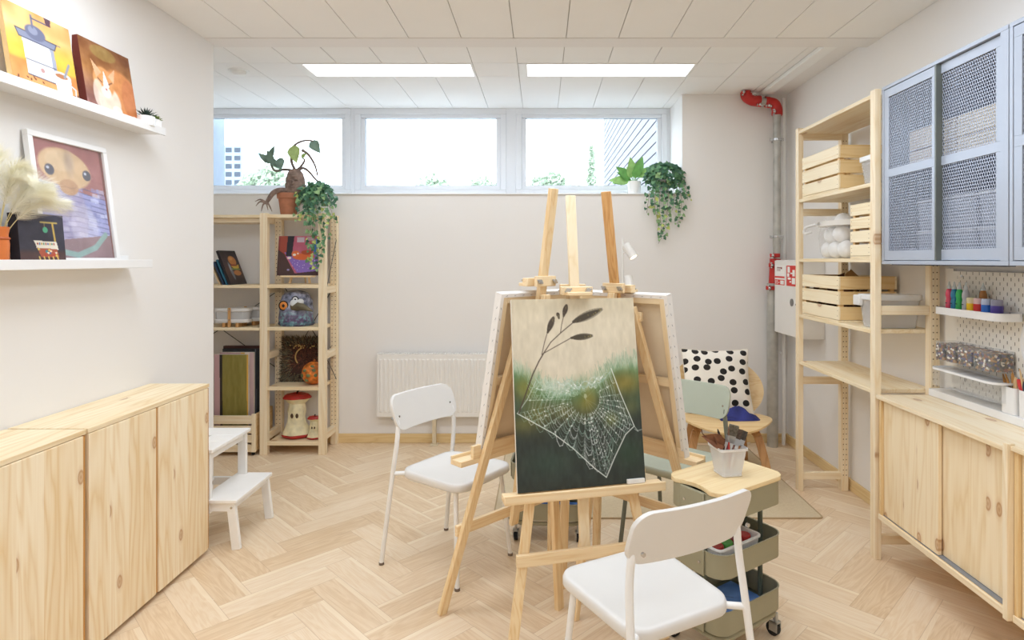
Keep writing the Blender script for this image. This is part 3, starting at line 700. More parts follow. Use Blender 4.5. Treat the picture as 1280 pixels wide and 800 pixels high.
# pin holes seen on the rear uprights' front face
for x0 in (-1.650, -2.027-0.056):
    b = MB(); z = 0.1
    while z < 1.74:
        for dx in (0.014, 0.040): b.box(x0+dx-0.0028, x0+dx+0.0028, RY-0.0447, RY-0.0437, z-0.0028, z+0.0028)
        z += 0.032
    b.build('pin_holes', mat('drilled hole', '6B4A2C', 0.9), r)
for z in (0.10, 0.70, 1.19):
    for (a, c_) in ((-1.642, -1.605), (-2.075, -2.035)): MB().box(a, c_, FY+0.044, RY-0.044, z, z+0.05).build('side_rail', PINEY, r, bevel=0.002)
LS = [('top', 1.752), ('mid', 1.232), ('low', 0.918)]
for nm, z in LS:
    MB().box(-2.915, -2.083, FY+0.004, RY-0.01, z, z+0.022).build('shelf_board', SH, r, bevel=0.002)
for nm, z in LS+[('a', 0.475), ('b', 0.068)]:
    MB().box(-2.027, -1.650, FY+0.004, RY-0.01, z, z+0.026).build('shelf_board', SH, r, bevel=0.002)
MB().box(-2.915, -2.083, FY+0.05, RY-0.01, 1.72, 1.752).build('shelf_rail', PINEX, r, bevel=0.002)
WIRE = mat('dark steel wire', '4E5256', 0.4, 0.8)
for p0, p1 in (((-2.95, RY-0.004, 0.62), (-2.10, RY-0.004, 1.18)), ((-2.95, RY-0.004, 1.20), (-2.10, RY-0.004, 0.60)), ((-2.02, RY-0.004, 1.22), (-1.62, RY-0.004, 0.60)), ((-2.02, RY-0.004, 0.56), (-1.62, RY-0.004, 1.26))):
    MB().tube([p0, p1], 0.003, 6).build('cross_brace', WIRE, r)
for p0, p1 in (((-1.603, FY+0.03, 1.20), (-1.603, RY-0.03, 1.62)), ((-1.603, FY+0.03, 0.72), (-1.603, RY-0.03, 0.50))):
    MB().tube([p0, p1], 0.0025, 6).build('side_brace', WIRE, r)

# leaning boards on the second shelf, left bay
S2 = 1.254+0.001
def board(name, xb, lean, D, H, T, m, label, cat, fn=None, y0=4.52):
    """a board standing with its width in depth, face to the right (+X), leaning left"""
    q = empty(name, (xb, y0+D/2, S2), PI/2, -lean, label, cat, 'boards leaning on the second shelf')
    MB().box(-D/2, D/2, 0, T, 0, H).build('board', m, q, bevel=0.001)
    if fn: fn(q, D, H)
    return q
p = Pic(90, 100, '3A2E2C'); p.vgrad([(0, '2F2829'), (0.45, '4A3838'), (0.55, '553C34'), (1, '37302E')]); p.noise(0.05, 6, 2)
p.ell(0.60, 0.30, 0.23, 0.14, 'C98548', 1, 0.1); p.ell(0.55, 0.24, 0.12, 0.05, 'E0AC6C', 0.7); p.poly([(0.4, 0.46), (0.9, 0.42), (0.86, 0.52), (0.6, 0.56)], 'D9B64A'); p.poly([(0.42, 0.40), (0.80, 0.42), (0.78, 0.46), (0.44, 0.46)], '9C4A3A'); p.line([(0.42, 0.54), (0.88, 0.56)], 0.04, '7C9A4A'); p.ell(0.66, 0.66, 0.22, 0.08, 'BE7E48'); p.ell(0.35, 0.60, 0.08, 0.26, '8E9AA6', 0.7, -0.15); p.ell(0.33, 0.50, 0.03, 0.10, 'D8DEE4', 0.6)
p.a = p.a[:, :]
board('burger_painting', -2.308, math.radians(21), 0.245, 0.275, 0.018, mat('dark canvas side', '2C2526', 0.7), 'dark canvas painting of a burger and glass leaning left on the second shelf', 'painting', lambda q, D, H: picmesh('painted_front', p, D-0.001, H-0.001, q))
board('canvas_board', -2.334, math.radians(22.5), 0.235, 0.205, 0.012, mat('teal cover', '2F6C86', 0.6), 'teal thin board directly behind the burger painting on the second shelf', 'board')
board('canvas_board', -2.358, math.radians(23.5), 0.235, 0.19, 0.014, mat('navy cover', '2E4058', 0.6), 'dark blue board between the teal board and the pale wooden one', 'board')
board('plywood_sheet', -2.386, math.radians(25), 0.225, 0.17, 0.010, mat('pale plywood', 'CDB18C', 0.6), 'pale wooden panel, leftmost of the boards leaning on the second shelf', 'board')

# food-container caddies
S3 = 0.94+0.001
def caddy(x0, x1, y, label):
    r = empty('container_caddy', ((x0+x1)/2, y, S3), 0, 0, label, 'storage box', 'white lidded containers in wooden carriers'); W_ = x1-x0
    MB(Matrix.Translation((0, 0, 0.035))).tray(W_, 0.10, 0.04, 0, 0.085, 0.003).build('box', MILKY, r)
    b = MB(Matrix.Translation((0, 0, 0.032))); b.prism(rrect(W_+0.014, 0.114, 0.045), 0, 0.026, cham=0.004); b.build('base', PLAST, r)
    b = MB(Matrix.Translation((0, 0, 0.115))); b.prism(rrect(W_+0.018, 0.118, 0.045), 0, 0.024, cham=0.005); b.build('lid', PLAST, r)
    for sx in (-0.05, 0.05):
        MB().box(sx-0.011, sx+0.011, -0.05, 0.05, 0, 0.032).build('foot', EASELD, r, bevel=0.002)
    b = MB(); b.box(-0.011, 0.011, -0.068, -0.061, 0.0, 0.145); b.build('handle_bar', EASELD, r, bevel=0.003)
    MB().cyl((0, -0.0685, 0.128), (0, -0.070, 0.128), 0.004, n=10).cyl((0, -0.0685, 0.055), (0, -0.070, 0.055), 0.004, n=10).build('screw', CHROME, r)
caddy(-2.44, -2.19, 4.57, 'white lidded container with a wooden strap, front one on the third shelf')
caddy(-2.37, -2.145, 4.70, 'white lidded container behind the wooden-strapped one on the third shelf')

# canvas crate on castors with paintings
r = empty('canvas_crate', (-2.50, 4.46, 0.0), 0, 0, 'low slatted wooden crate on castors full of paintings under the left shelves', 'crate')
for i, z in enumerate((0.03, 0.10, 0.168, 0.236)):
    MB().box(-0.39, 0.388, 0.0, 0.016, z, z+0.054+(0.006 if i == 3 else 0)).build('front_slat', PINEX, r, bevel=0.002)
MB().box(0.375, 0.395, 0.016, 0.30, 0.03, 0.30).build('side_panel', wood('crate side', 'y', 'z', 0.08, light='E8CB98', dark='D3AC72', knots=0.3), r, bevel=0.002)
MB().box(-0.39, -0.375, 0.016, 0.30, 0.03, 0.30).build('side_panel', wood('crate side', 'y', 'z', 0.08), r, bevel=0.002)
MB().box(0.374, 0.400, -0.006, 0.016, 0.03, 0.31).build('corner_post', PINE, r, bevel=0.002)
MB().box(-0.375, 0.375, 0.016, 0.30, 0.03, 0.045).build('bottom', PINEX, r)
for sx in (-0.34, 0.37):
    for sy in (0.03, 0.27): MB().cyl((sx-0.008, sy, 0.0145), (sx+0.008, sy, 0.0145), 0.0145).build('castor', BLACK, r)
def flatpic(name, x0, x1, y, t, H, pic, side, label, lean=0.0, extra=None):
    q = empty(name, ((x0+x1)/2, y, 0.046), 0, -lean, label, 'painting', 'paintings standing in the low crate'); w_ = x1-x0
    MB().box(-w_/2, w_/2, 0, t, 0, H).build('stretcher', mat('edge '+side, side, 0.7), q, bevel=0.001)
    if pic is not None: picmesh('painted_front', pic, w_-0.002, H-0.002, q, z0=0.001)
    return q
p = Pic(40, 60, '4A2A24'); p.noise(0.05, 5, 3); flatpic('framed_painting', -2.44, -2.130, 4.66, 0.03, 0.735, p, '4A2620', 'tall dark red framed painting, rearmost in the low crate')
p = Pic(60, 100, '23262C'); p.noise(0.08, 6, 4); p.poly([(0.86, 0.0), (0.9, 0), (0.92, 1), (0.88, 1)], '5A5E66'); p.ell(0.9, 0.75, 0.04, 0.02, 'D8C49A'); flatpic('dark_painting', -2.42, -2.137, 4.61, 0.025, 0.72, p, '22242A', 'narrow black painting edge behind the olive canvas in the low crate')
p = Pic(60, 100, 'C7A3A6'); p.poly([(0.70, 0), (1, 0), (1, 1), (0.70, 1)], 'F0E2D4'); p.poly([(0.62, 0), (0.74, 0), (0.76, 1), (0.62, 1)], 'E3B45A'); p.poly([(0.86, 0), (1, 0), (1, 1), (0.90, 1)], 'D9BDBE'); p.noise(0.05, 6, 5); flatpic('striped_painting', -2.42, -2.163, 4.57, 0.02, 0.70, p, 'EFE6DC', 'pale pink and yellow striped canvas edge, right of the olive field in the crate')
p = Pic(100, 180, '8A7F3C'); p.noise(0.07, 8, 6, 2); p.poly([(0, 0), (0.17, 0), (0.19, 1), (0, 1)], 'C6A0A2'); p.poly([(0.16, 0), (0.24, 0), (0.25, 1), (0.18, 1)], '2A2320'); p.poly([(0, 0.78), (0.17, 0.80), (0.24, 1), (0, 1)], '2C2A78'); p.poly([(0.18, 0.80), (0.45, 0.80), (0.60, 0.84), (0.68, 0.90), (0.68, 1), (0.22, 1)], 'B58A60'); p.line([(0.60, 0.84), (0.50, 0.90), (0.50, 1)], 0.006, '7C5A3A'); p.poly([(0.95, 0), (1, 0), (1, 1), (0.96, 1)], 'D9A848')
flatpic('abstract_painting', -2.44, -2.185, 4.53, 0.02, 0.69, p, 'E7DED0', 'abstract olive, pink and black canvas, front one in the low crate')

# small easel painting on the second shelf, right bay
p = Pic(110, 110, 'C0607A'); p.vgrad([(0, 'B9586E'), (0.5, 'C46A84'), (1, 'B85C74')]); p.noise(0.06, 6, 3)
p.poly([(0, 0), (0.10, 0), (0.10, 0.4), (0, 0.45)], '8A3A38'); p.poly([(0.05, 0), (0.22, 0), (0.2, 0.55), (0.05, 0.55)], 'A44A3A'); p.poly([(0, 0.35), (0.16, 0.46), (0.46, 1), (0, 1)], '4A3230'); p.poly([(0.16, 0.42), (1, 0.50), (1, 0.90), (0.48, 0.93)], '8A6CC0')
p.poly([(0.42, 0.95), (1, 0.88), (1, 1), (0.40, 1)], '4A3438'); p.poly([(0.22, 0), (0.38, 0), (0.34, 0.52), (0.20, 0.52)], '26242E'); p.poly([(0.44, 0.04), (0.62, 0.04), (0.62, 0.16), (0.45, 0.16)], 'C8B8C6'); p.poly([(0.68, 0.02), (0.84, 0.03), (0.84, 0.12), (0.69, 0.12)], 'B8A0A8'); p.poly([(0.84, 0.1), (1, 0.05), (1, 0.5), (0.86, 0.48)], '3C78C4')
p.ell(0.62, 0.53, 0.26, 0.085, 'DE6A34'); p.ell(0.43, 0.46, 0.10, 0.08, 'E2743A'); p.ell(0.40, 0.48, 0.04, 0.03, 'F3E6DC'); p.ell(0.48, 0.45, 0.02, 0.02, 'F3E6DC'); p.ell(0.70, 0.42, 0.14, 0.06, 'B04A28'); p.ell(0.28, 0.56, 0.05, 0.03, 'F0E6DC'); p.ell(0.80, 0.60, 0.05, 0.03, 'F2D8B8'); p.ell(0.27, 0.86, 0.03, 0.025, 'A79AC8'); R = random.Random(1)
for _ in range(26): p.ell(R.uniform(0.35, 0.95), R.uniform(0.62, 0.88), 0.008, 0.008, 'E8E0F4')
q = empty('table_easel', (-1.84, 4.625, 1.262), 0, 0, 'tiny wooden table easel under the fox painting on the second shelf', 'easel')
for sx in (-0.07, 0.07): MB().bar((sx*1.1, 0, 0), (sx*0.3, 0.05, 0.24), 0.016, 0.012, (0, 1, 0)).build('leg', EASEL, q, bevel=0.001)
MB().bar((0, 0.12, 0), (0, 0.05, 0.24), 0.012, 0.010, (1, 0, 0)).build('rear_leg', EASEL, q, bevel=0.001)
MB().box(-0.12, 0.12, -0.070, 0.002, 0.048, 0.062).build('ledge', EASELX, q, bevel=0.002)
canvas('fox_painting', p, 0.315, 0.30, 0.016, (-1.835, 4.57, 1.325), 0, math.radians(-8), '6E3A40', 'painting of an orange fox lying on a purple carpet, on the tiny easel')

# pigeon mask
r = empty('pigeon_mask', (-1.865, 4.625, 0.945), 0, 0, 'grey and purple papier-mache pigeon head with orange eye on the third shelf', 'mask')
N = NT('pigeon plumage'); v = N.coords(); tc = N.n('ShaderNodeTexCoord'); sp = N.n('ShaderNodeSeparateXYZ'); N.l(tc.outputs['Object'], sp.inputs[0])
a_ = N.ramp(N.noise(v, 28, 4), [(0.3, '3E4654'), (0.5, '8D93AC'), (0.7, 'C9CDE0')]); b_ = N.ramp(N.noise(v, 34, 4), [(0.3, '2C4A56'), (0.48, '6A4E74'), (0.6, '6FA0A6'), (0.75, 'B9C4D8')])
zz = N.math('DIVIDE', N.math('SUBTRACT', 0.15, sp.outputs[2]), 0.10); N.l(N.mix(zz, a_, b_), N.b.inputs['Base Color'])
nn = [n for n in N.t.nodes if n.type == 'MIX'][-1]; nn.clamp_factor = True
N.b.inputs['Roughness'].default_value = 0.6; bn = N.n('ShaderNodeBump'); bn.inputs['Distance'].default_value = 0.008; N.l(N.noise(v, 45, 3), bn.inputs['Height']); N.l(bn.outputs[0], N.b.inputs['Normal'])
def wob(a, z): return 1+0.025*math.sin(a*5+z*40)+0.02*math.sin(a*11-z*70)
MB().lathe([(0.118, 0), (0.128, 0.012), (0.124, 0.06), (0.122, 0.12), (0.116, 0.18), (0.10, 0.225), (0.075, 0.25), (0.04, 0.262), (0, 0.264)], 40, fn=wob, sy=0.9).build('head', N.m, r)
b = MB(); R = random.Random(3)
for i in range(60):
    a = 2*PI*i/60; b.add([(0.126*math.cos(a-0.06), 0.113*math.sin(a-0.06), 0.03), (0.126*math.cos(a+0.06), 0.113*math.sin(a+0.06), 0.03), (0.137*math.cos(a), 0.122*math.sin(a), 0.001+R.random()*0.006)], [(0, 1, 2)])
b.build('feather_rim', mat('teal feather', '5E7E8C', 0.7, var=0.3, scale=40), r)
for (cx, cy, cz, s_, nm) in ((-0.055, -0.100, 0.155, 1.0, 'eye'), (0.035, -0.106, 0.200, 0.7, 'eye')):
    b = MB(); b.sphere((cx, cy, cz), 0.030*s_, 0.014, 0.031*s_); o = b.build(nm, mat('orange eye', 'E08A3C', 0.35) if s_ == 1 else mat('eye white', 'E9E9EA', 0.4), r)
    b = MB(); b.sphere((cx+0.003, cy-0.011, cz), 0.011*s_, 0.006, 0.013*s_); b.build('pupil', BLACK, o)
    b = MB(); b.tube([(cx+0.033*s_*math.cos(t), cy-0.002, cz+0.034*s_*math.sin(t)) for t in [i*PI/10 for i in range(21)]], 0.0045, 6); b.build('eye_rim', BLACK, o)
b = MB(); b.sphere((0.03, -0.115, 0.175), 0.03, 0.02, 0.028).sphere((0.075, -0.11, 0.185), 0.024, 0.018, 0.022); b.build('cere', mat('cere white', 'DFE2E4', 0.6), r)
P = smoothpath([(0.025, -0.085, 0.155), (0.07, -0.112, 0.152), (0.12, -0.118, 0.138), (0.170, -0.115, 0.112)], 5); n_ = len(P)
MB().tube(P, [0.041*(1-(i/(n_-1)))**0.85+0.002 for i in range(n_)], 14).build('beak', mat('olive beak', '6E6650', 0.5, var=0.15), r)

# fur collage
r = empty('fur_collage', (-1.855, 4.695, 0.502), 0, math.radians(-9), 'square shaggy brown and green collage with beads on the fourth shelf', 'artwork')
MB().box(-0.15, 0.15, 0, 0.03, 0, 0.33).build('panel', mat('collage brown', '4A3428', 0.9, var=0.2), r)
R = random.Random(6)
def shag(name, n, cols, region, L0):
    b = MB()
    for _ in range(n):
        x, z = region(R); a = math.atan2(z-0.165, x)+R.gauss(0, 0.5); L = L0*R.uniform(0.5, 1.2); d = Vector((math.cos(a)*0.8, -0.5, math.sin(a)*0.8))
        p0 = Vector((x, -0.001, z)); s = Vector((-math.sin(a), 0, math.cos(a)))*0.003; b.k = R.randrange(len(cols)); b.add([p0-s, p0+s, p0+d*L], [(0, 1, 2)])
    b.build(name, cols, r, smooth=0)
def edge(R):
    t = R.random()*4; k = int(t); f = t-k; m_ = abs(R.gauss(0, 0.03)); return ((-0.15+0.3*f, m_), (0.15-m_, 0.33*f), (-0.15+0.3*f, 0.33-m_), (-0.15+m_, 0.33*f))[k]
shag('shaggy_fur', 2600, [mat('fur green grey', '5E6150', 0.9), mat('fur tan', '8A7656', 0.9), mat('fur dark', '332A22', 0.9), mat('fur brown', '5C4030', 0.9)], edge, 0.045)
shag('rust_feathers', 700, [mat('rust feather', '7A4A36', 0.9), mat('dark rust feather', '523026', 0.9)], lambda R: (0.04+R.gauss(0, 0.06), 0.18+R.gauss(0, 0.05)), 0.035)
[o_ for o_ in COL.objects if o_.name.startswith('rust_feathers')][0]['kind'] = 'stuff'
b = MB()
for i in range(34):
    a = 2.0+i*0.11; b.sphere((0.02+0.07*math.cos(a) if i < 18 else R.uniform(-0.1, 0.1), -0.02, 0.19+0.07*math.sin(a) if i < 18 else 0.265+R.gauss(0, 0.01)), 0.006, n=8, m=6)
b.build('beads', mat('gold bead', 'C9A466', 0.3, 0.5), r)

# carved pumpkin
r = empty('pumpkin', (-1.722, 4.59, 0.502), 0, 0, 'orange decorated pumpkin with green patches in front of the shaggy collage', 'pumpkin')
prof = [(0.0, 0.004)]+[(0.083*math.sin(t), 0.086-0.086*math.cos(t)) for t in [PI*i/16 for i in range(2, 16)]]+[(0.0, 0.160)]
MB().lathe(prof, 48, fn=lambda a, z: 1+0.03*abs(math.sin(a*5))).build('body', mat('pumpkin orange', 'D97A2C', 0.5, var=0.35, scale=30, bump=0.4), r)
b = MB()
for (ax, az) in ((-0.5, 0.35), (0.35, 0.4), (-0.75, -0.1), (-0.1, -0.05), (0.5, -0.05), (-0.35, -0.5), (0.2, 0.75)):
    d = Vector((math.sin(ax)*math.cos(az), -math.cos(ax)*math.cos(az), math.sin(az))); c_ = Vector((0, 0, 0.085))+d*0.083
    b.sphere(tuple(c_), 0.017, 0.006, 0.013, n=14, m=8)
b.build('green_patch', mat('pumpkin green patch', '6F7A4E', 0.6, var=0.2, scale=60), r)
MB().tube([(0, 0, 0.155), (0.004, 0, 0.175), (0.01, -0.004, 0.188)], [0.012, 0.008, 0.007], 8).build('stem', mat('pumpkin stem', 'B0642C', 0.7), r)

# apple cores
CREAM = mat('cream flesh', 'EADFB8', 0.55, var=0.10, scale=22, bump=0.4, bscale=35); RED = mat('apple red', 'B5322C', 0.4, var=0.15)
def applecore(loc, s, label):
    r = empty('apple_core_sculpture', loc, 0, 0, label, 'sculpture', 'papier-mache apple cores on the bottom shelf')
    def wb(a, z): return 1+0.06*math.sin(a*3+z/s*9)+0.04*math.sin(a*7)
    MB().lathe([(r_*s, z*s) for r_, z in ((0.30, 0.05), (0.33, 0.09), (0.26, 0.2), (0.20, 0.32), (0.18, 0.45), (0.20, 0.56), (0.185, 0.66), (0.165, 0.74), (0.24, 0.82), (0.285, 0.86), (0.22, 0.88), (0, 0.88))], 40, fn=wb, sy=0.75).build('flesh', CREAM, r)
    MB().lathe([(r_*s, z*s) for r_, z in ((0.22, 0.0), (0.31, 0.015), (0.345, 0.06), (0.32, 0.085), (0.2, 0.09), (0, 0.09))], 40, fn=wb, sy=0.75).build('red_base', RED, r)
    MB().lathe([(r_*s, z*s) for r_, z in ((0.20, 0.84), (0.29, 0.855), (0.295, 0.885), (0.24, 0.945), (0.12, 0.965), (0.04, 0.93), (0, 0.925))], 40, fn=wb, sy=0.75).build('red_cap', RED, r)
    for sx in (-0.05, 0.06):
        q = MB(); q.sphere((sx*s, -0.145*s, 0.50*s), 0.032*s, 0.02*s, 0.06*s, fn=lambda d: 1-0.25*max(0, d.z)); q.build('seed', mat('apple seed', '5A4430', 0.4), r)
    MB().tube([(0, 0, 0.92*s), (0.01*s, 0, 0.98*s), (0.04*s, 0, 1.03*s)], [0.02*s, 0.018*s, 0.03*s], 8).build('stem', BLACK, r)
applecore((-1.864, 4.63, 0.095), 0.345, 'big papier-mache apple core on the bottom shelf')
applecore((-1.714, 4.585, 0.095), 0.175, 'little papier-mache apple core beside the big one on the bottom shelf')

# plants on top of the shelving
TZ = 1.779
TERRA = mat('terracotta', 'B8795A', 0.75, var=0.10, scale=20)
r = empty('mandrake_plant', (-1.925, 4.63, TZ), 0, 0, 'root figure with a carved face and leafy shoots in a terracotta pot on the shelving', 'potted plant')
MB().lathe([(0.050, 0), (0.058, 0.003), (0.074, 0.125), (0.083, 0.127), (0.086, 0.165), (0.076, 0.168), (0.070, 0.15), (0, 0.148)], 32).build('pot', TERRA, r)
MB().lathe([(0.0, 0.15), (0.073, 0.152)], 24).build('soil', mat('potting soil', '4A3A2C', 0.95, bump=0.5), r)
ROOT = mat('root bark', '8A7468', 0.85, var=0.22, scale=35, bump=0.7, bscale=60)
b = MB(); b.lathe([(0.062, 0.145), (0.074, 0.18), (0.072, 0.23), (0.068, 0.28), (0.056, 0.325), (0.032, 0.352), (0, 0.352)], 28, c=(0.05, 0, 0), fn=lambda a, z: 1+0.05*math.sin(a*6+z*50), sy=0.85)
b.sphere((0.055, -0.063, 0.245), 0.010, 0.016, 0.020).sphere((0.030, -0.056, 0.262), 0.016, 0.008, 0.006).sphere((0.080, -0.054, 0.262), 0.016, 0.008, 0.006).sphere((0.055, -0.060, 0.212), 0.024, 0.010, 0.006).sphere((0.03, -0.04, 0.225), 0.018, 0.014, 0.014).sphere((0.08, -0.038, 0.225), 0.018, 0.014, 0.014).sphere((0.055, -0.048, 0.29), 0.03, 0.012, 0.007)
b.build('root_body', ROOT, r)
b = MB()
b.tube(smoothpath([(0.03, -0.02, 0.17), (-0.03, -0.05, 0.185), (-0.075, -0.08, 0.17), (-0.105, -0.10, 0.12), (-0.12, -0.11, 0.085)], 5), [0.026-0.0007*i for i in range(21)], 10)
for e in ((-0.20, -0.12, 0.095), (-0.185, -0.14, 0.06), (-0.15, -0.13, 0.02), (-0.10, -0.13, 0.0+0.03), (-0.07, -0.13, 0.02)):
    b.tube(smoothpath([(-0.12, -0.11, 0.085), ((-0.12+e[0])/2, e[1], (0.095+e[2])/2+0.015), e], 4), [0.009, 0.0085, 0.008, 0.007, 0.006, 0.005, 0.0045, 0.003, 0.002], 7)
b.build('root_arm', ROOT, r)
TW = mat('twig bark', '7A6A62', 0.8, var=0.15)
sh = [[(0.05, 0, 0.34), (-0.03, 0, 0.35), (-0.10, -0.01, 0.34), (-0.135, 0, 0.39), (-0.14, 0, 0.44)], [(0.05, 0, 0.34), (0.02, 0, 0.42), (0.04, -0.01, 0.52), (0.10, 0, 0.565), (0.17, 0, 0.57), (0.21, 0, 0.55)],
      [(0.06, 0, 0.34), (0.11, 0, 0.36), (0.16, -0.01, 0.33), (0.21, 0, 0.27), (0.25, -0.01, 0.255)], [(0.10, 0, 0.50), (0.15, 0.01, 0.46), (0.20, 0, 0.38), (0.22, 0, 0.30)], [(0.055, 0, 0.34), (0.09, 0, 0.37), (0.12, 0, 0.42), (0.10, 0, 0.44)]]
b = MB()
for s_ in sh:
    P = smoothpath(s_, 5); b.tube(P, [0.012*(1-0.55*i/(len(P)-1)) for i in range(len(P))], 7)
b.build('shoots', TW, r)
def leaf(b, p, d, n, L, W, fold=0.2):
    d = Vector(d).normalized(); s = d.cross(Vector(n)).normalized(); u = s.cross(d).normalized(); p = Vector(p)
    prof = [(0, 0), (0.12, 0.62), (0.32, 1.0), (0.55, 0.85), (0.8, 0.42), (1, 0)]
    mid = [p+d*L*t-u*(t*t)*L*0.12 for t, _ in prof]; lf = [m_+s*W/2*w_+u*W*fold*w_*0.5 for m_, (t, w_) in zip(mid, prof)]; rt = [m_-s*W/2*w_+u*W*fold*w_*0.5 for m_, (t, w_) in zip(mid, prof)]
    vs = mid+lf[1:-1]+rt[1:-1]; n_ = len(prof); L1 = lambda i: n_+i-1; R1 = lambda i: n_+(n_-2)+i-1; fs = [(0, 1, L1(1)), (0, R1(1), 1)]
    for i in range(1, n_-2): fs += [(i, i+1, L1(i+1), L1(i)), (i, R1(i), R1(i+1), i+1)]
    fs += [(n_-2, n_-1, L1(n_-2)), (n_-2, R1(n_-2), n_-1)]; b.add(vs, fs)
b = MB()
for (p_, d, L, W_) in (((-0.13, 0, 0.40), (-0.7, -0.2, 0.55), 0.12, 0.06), ((-0.14, 0, 0.43), (0.5, -0.3, -0.45), 0.12, 0.055), ((-0.14, 0, 0.44), (0.25, -0.2, 0.6), 0.10, 0.05), ((-0.06, -0.01, 0.44), (0.15, -0.4, -0.8), 0.12, 0.07), ((-0.12, -0.01, 0.40), (-0.2, -0.3, 0.7), 0.10, 0.06), ((0.17, 0, 0.57), (0.6, -0.3, -0.75), 0.13, 0.085)):
    leaf(b, p_, d, (0, -1, 0.25), L, W_)
b.build('dark_leaves', mat('grey green leaf', '71897A', 0.5, var=0.12, scale=20), r)
b = MB(); leaf(b, (0.04, -0.02, 0.53), (0.25, -0.3, -0.85), (0, -1, 0.1), 0.15, 0.10); leaf(b, (0.10, -0.01, 0.44), (0.5, -0.3, 0.3), (0, -1, 0.1), 0.06, 0.035)
b.build('light_leaves', mat('yellow green leaf', 'A9BE78', 0.5, var=0.12, scale=20), r)

def ivyleaf(b, p, d, n, L):
    d = Vector(d).normalized(); s = d.cross(Vector(n)); s = s.normalized() if s.length > 1e-3 else d.orthogonal().normalized(); u = s.cross(d).normalized(); p = Vector(p)
    out = [(0.0, 0.0), (-0.05, 0.30), (-0.12, 0.52), (0.18, 0.42), (0.38, 0.50), (0.55, 0.30), (0.72, 0.22), (1.0, 0.0)]
    pts = [p+d*L*0.35-u*L*0.04]+[p+d*L*t+s*L*w_+u*L*0.13*w_ for t, w_ in out]+[p+d*L*t-s*L*w_+u*L*0.13*w_ for t, w_ in out[-2:0:-1]]
    m_ = len(pts)-1; b.add(pts, [(0, 1+i, 1+(i+1) % m_) for i in range(m_)])
IV = [mat('ivy dark green', '3F6B50', 0.45, var=0.2, scale=30), mat('ivy mid green', '5F8E62', 0.45, var=0.15, scale=30), mat('ivy pale edge green', '8FB079', 0.5, var=0.15, scale=30), mat('ivy yellow green', 'B9C46A', 0.5, var=0.12, scale=30)]
STEMM = mat('vine stem', '7C6A48', 0.8)
def ivy(r, strands, crown, seed, L0=0.035, dens=0.022, tipyellow=0.25):
    R = random.Random(seed); b = MB(); st = MB()
    (cx, cy, cz, rx, ry, rz, n) = crown
    for _ in range(n):
        a = R.uniform(0, 2*PI); e = R.uniform(-0.35, 1.3); q = R.uniform(0.75, 1.05)
        nn_ = Vector((math.cos(a)*math.cos(e), math.sin(a)*math.cos(e), math.sin(e)))
        p = Vector((cx+nn_.x*rx*q, cy+nn_.y*ry*q, cz+nn_.z*rz*q)); d = Vector((R.gauss(0, 0.5)+nn_.x*0.3, -0.3+R.gauss(0, 0.3), -0.7+R.gauss(0, 0.4)))
        b.k = R.choices([0, 1, 2], [5, 4, 1])[0]; ivyleaf(b, p, d, nn_+Vector((0, -0.7, 0.3)), L0*R.uniform(0.8, 1.35))
    for s_ in strands:
        P = smoothpath(s_, 10); st.tube(P, 0.0016, 5); acc = 0
        for i in range(1, len(P)):
            acc += (P[i]-P[i-1]).length
            while acc > dens:
                acc -= dens; t = i/len(P)
                for sd in (-1, 1):
                    if R.random() < 0.25: continue
                    p = P[i]+Vector((sd*R.uniform(0.004, 0.024), R.uniform(-0.02, 0.006), R.uniform(-0.01, 0.01))); d = Vector((sd*R.uniform(0.2, 0.9), R.gauss(-0.1, 0.2), -0.8))
                    wts = [5*(1-t)+1, 3, 1+2*t, 0.1+6*tipyellow*t]; b.k = R.choices([0, 1, 2, 3], wts)[0]
                    ivyleaf(b, p, d, (R.gauss(0, 0.35), -1, R.gauss(0.3, 0.3)), L0*R.uniform(0.65, 1.2)*(1.05-0.35*t))
    b.build('leaves', IV, r, smooth=0); st.build('vines', STEMM, r)
r = empty('ivy_plant', (-1.73, 4.61, TZ), 0, 0, 'trailing ivy on top of the pine shelving, hanging over the fox painting', 'potted plant')
MB().lathe([(0.045, 0), (0.052, 0.003), (0.062, 0.13), (0.066, 0.132), (0.066, 0.145), (0.058, 0.145), (0.055, 0.13), (0, 0.13)], 28).build('pot', mat('pale green pot', 'A9BBAF', 0.5), r)
ivy(r, [[(0, 0, 0.15), (0.03, -0.16, 0.10), (0.05, -0.19, -0.10), (0.055, -0.185, -0.28), (0.03, -0.18, -0.36)], [(0.0, 0, 0.15), (0.06, -0.15, 0.12), (0.10, -0.18, -0.02), (0.13, -0.17, -0.20), (0.12, -0.17, -0.30)],
        [(0, 0, 0.15), (0.08, -0.08, 0.14), (0.17, -0.12, 0.04), (0.20, -0.12, -0.06)], [(0, 0, 0.15), (0.09, -0.10, 0.15), (0.15, -0.16, 0.02), (0.16, -0.17, -0.17)], [(0, 0, 0.15), (-0.03, -0.14, 0.11), (-0.04, -0.17, 0.02), (-0.05, -0.17, -0.06)],
        [(0, 0, 0.15), (0.04, -0.16, 0.12), (0.07, -0.19, -0.04), (0.09, -0.19, -0.22), (0.10, -0.18, -0.34), (0.075, -0.18, -0.41)], [(0, 0, 0.15), (-0.06, -0.08, 0.17), (-0.10, -0.10, 0.14)], [(0, 0, 0.15), (0.02, -0.14, 0.10), (0.01, -0.16, 0.0)]],
    (0.04, -0.03, 0.13, 0.13, 0.12, 0.12, 230), 21)

